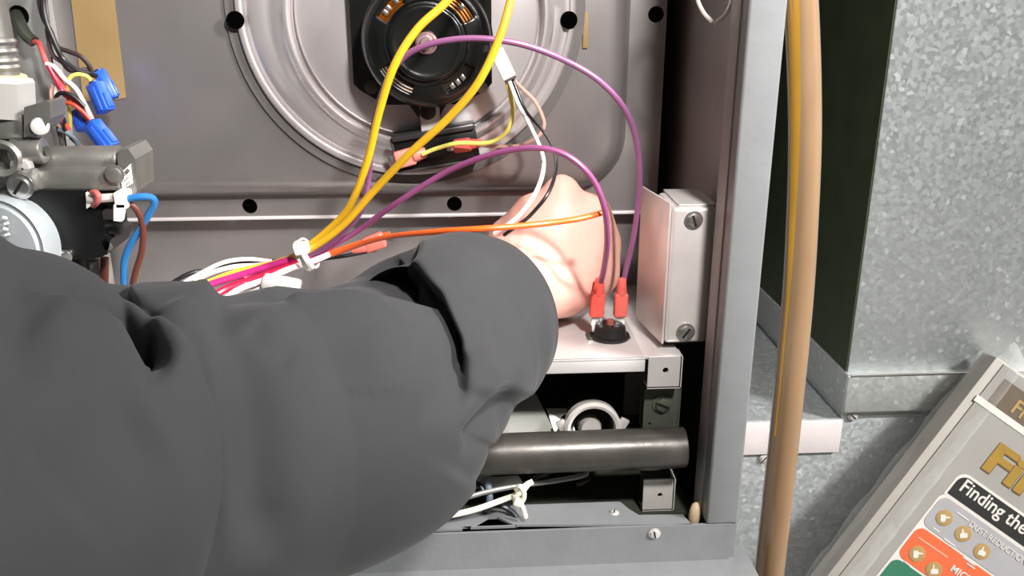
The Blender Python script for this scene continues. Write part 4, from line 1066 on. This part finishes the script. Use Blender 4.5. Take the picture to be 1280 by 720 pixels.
def polydist(pts):
    pts = np.array(pts, float); best = np.full(U.shape, 1e9); sgn = np.zeros_like(U); par = np.zeros_like(U)
    n = len(pts) - 1
    for i in range(n):
        a, b = pts[i], pts[i + 1]; ab = b - a; L2 = ab @ ab
        t = np.clip(((U - a[0]) * ab[0] + (W - a[1]) * ab[1]) / L2, 0, 1)
        dx, dy = U - (a[0] + t * ab[0]), W - (a[1] + t * ab[1]); d = np.hypot(dx, dy)
        cr = ab[0] * (W - a[1]) - ab[1] * (U - a[0])          # >0 : right hand side in image (below when going right)
        m_ = d < best
        best = np.where(m_, d, best); sgn = np.where(m_, np.sign(cr), sgn); par = np.where(m_, (i + t) / n, par)
    return best, sgn, par
def fold(pts, depth, w_sharp, w_soft, sharp_right=True, bulge=0.0, wb=40, taper=(.15, .25), axial=0.0, power=2):
    global H, AX
    d, s, p_ = polydist(pts)
    e = np.clip(p_ / taper[0], 0, 1) if taper[0] else 1
    e = e * (np.clip((1 - p_) / taper[1], 0, 1) if taper[1] else 1)
    e = e * e * (3 - 2 * e)
    sh = (s > 0) if sharp_right else (s < 0)
    w = np.where(sh, w_sharp, w_soft)
    H += gate * e * (-depth * np.exp(-(d / w) ** power))
    if axial: AX += gate * e * axial * np.exp(-(d / w) ** power)
    if bulge:
        H += gate * e * np.where(sh, 1, 0) * bulge * np.exp(-((d - wb * .8) / wb) ** 2) * np.clip(d / 14, 0, 1)
# crease behind the elbow (dark, sharp on its left side)
fold([(-90, 310), (-20, 312), (30, 318)], -.0045, 70, 60, True, taper=(0, .5))
fold([(80, 350), (100, 370), (132, 376), (160, 398), (176, 430), (184, 490)], .027, 8, 33, True, .002, 60, (.2, .45), .022, 4)
# forearm crease running over the arm before the cuff
fold([(345, 356), (390, 358), (435, 354), (478, 362), (508, 390), (528, 435), (536, 490), (530, 540)], .024, 7, 44, True, .003, 55, (.0, .35), .046, 4)
# short pocket at the cuff's underside
fold([(650, 480), (632, 512), (606, 540)], .010, 16, 22, True, .0, 30, (.4, 0))
fold([(600, 430), (615, 470), (605, 500)], -.003, 20, 20, True)
# soft valleys and ridges
fold([(245, 370), (262, 470), (275, 560), (285, 719)], -.0022, 12, 16, True)
fold([(215, 365), (228, 420), (222, 470)], -.003, 22, 22, True)
fold([(262, 350), (300, 430), (325, 520), (332, 640), (330, 719)], .006, 34, 30, True)
fold([(600, 330), (632, 400), (636, 470)], .003, 20, 25, True)
fold([(310, 400), (345, 440), (370, 455)], .002, 12, 14, True)
fold([(455, 325), (485, 305), (530, 302)], .010, 10, 22, True, taper=(0, .3))
fold([(60, 620), (130, 560), (200, 520)], .003, 60, 60, True)
fold([(20, 320), (30, 420), (10, 500)], .002, 30, 30, True)
fold([(345, 352), (400, 356), (450, 350), (500, 358), (535, 388), (556, 435), (562, 490), (556, 540)], .003, 6, 70, True, .0, 55, (.0, .4))
fold([(110, 370), (145, 376), (172, 398), (188, 430), (196, 485)], .006, 6, 55, True, .0, 60, (.0, .4))
fold([(255, 338), (290, 340), (330, 340), (370, 336)], .011, 34, 34, True, taper=(.3, .2))
fold([(622, 552), (600, 585), (585, 610)], .003, 40, 40, True)

V = V + DIR * H[:, :, None] + T[:, None, :] * AX[:, :, None]
# hem: turn inwards at the cuff
verts = V.reshape(-1, 3).tolist(); faces = []
for i in range(NS - 1):
    for k in range(NA):
        faces.append((i * NA + k, i * NA + (k + 1) % NA, (i + 1) * NA + (k + 1) % NA, (i + 1) * NA + k))
last = (NS - 1) * NA
for j, (dr, ds) in enumerate(((-.0012, .0012), (-.0034, .0010), (-.0050, -.004), (-.0060, -.06))):
    b0 = len(verts)
    for k in range(NA): verts.append((V[-1, k] + DIR[-1, k] * dr + T[-1] * ds).tolist())
    a0 = last if j == 0 else b0 - NA
    for k in range(NA): faces.append((a0 + k, a0 + (k + 1) % NA, b0 + (k + 1) % NA, b0 + k))
faces.append(tuple(range(NA))[::-1])
me = bpy.data.meshes.new('sleeve'); me.from_pydata(verts, [], faces); me.validate()
me.polygons.foreach_set('use_smooth', [True] * len(me.polygons))
cloth_m = bpy.data.materials.new('black_fleece'); cloth_m.use_nodes = True
nt = cloth_m.node_tree; N = nt.nodes; L = nt.links; p = N['Principled BSDF']
p.inputs['Roughness'].default_value = .92; p.inputs['Sheen Weight'].default_value = .06; p.inputs['Sheen Roughness'].default_value = .45
p.inputs['Specular IOR Level'].default_value = .15
tc = N.new('ShaderNodeTexCoord')
n1 = N.new('ShaderNodeTexNoise'); n1.inputs['Scale'].default_value = 2200; n1.inputs['Detail'].default_value = 3
n2 = N.new('ShaderNodeTexNoise'); n2.inputs['Scale'].default_value = 24; n2.inputs['Detail'].default_value = 5
vo = N.new('ShaderNodeTexVoronoi'); vo.inputs['Scale'].default_value = 60
for x in (n1, n2, vo): L.new(tc.outputs['Object'], x.inputs['Vector'])
ra = N.new('ShaderNodeValToRGB'); ra.color_ramp.elements[0].color = srgb((48, 48, 49)); ra.color_ramp.elements[1].color = srgb((59, 59, 61))
L.new(n2.outputs['Fac'], ra.inputs[0])
# rare lint specks
ls_ = N.new('ShaderNodeMath'); ls_.operation = 'LESS_THAN'; ls_.inputs[1].default_value = .022; L.new(vo.outputs['Distance'], ls_.inputs[0])
sc_ = N.new('ShaderNodeSeparateColor'); L.new(vo.outputs['Color'], sc_.inputs[0])
gt = N.new('ShaderNodeMath'); gt.operation = 'GREATER_THAN'; gt.inputs[1].default_value = .80; L.new(sc_.outputs[0], gt.inputs[0])
mu = N.new('ShaderNodeMath'); mu.operation = 'MULTIPLY'; L.new(ls_.outputs[0], mu.inputs[0]); L.new(gt.outputs[0], mu.inputs[1])
mx = N.new('ShaderNodeMix'); mx.data_type = 'RGBA'; L.new(mu.outputs[0], mx.inputs[0]); L.new(ra.outputs[0], mx.inputs[6]); mx.inputs[7].default_value = srgb((118, 116, 114))
L.new(mx.outputs[2], p.inputs['Base Color'])
bp = N.new('ShaderNodeBump'); bp.inputs['Strength'].default_value = .3; bp.inputs['Distance'].default_value = .0003
L.new(n1.outputs['Fac'], bp.inputs['Height']); L.new(bp.outputs[0], p.inputs['Normal'])
me.materials.append(cloth_m)
slv = bpy.data.objects.new('sweatshirt_sleeve', me); COL.objects.link(slv); slv.parent = person
slv['label'] = 'black fleece sweatshirt sleeve with deep folds'
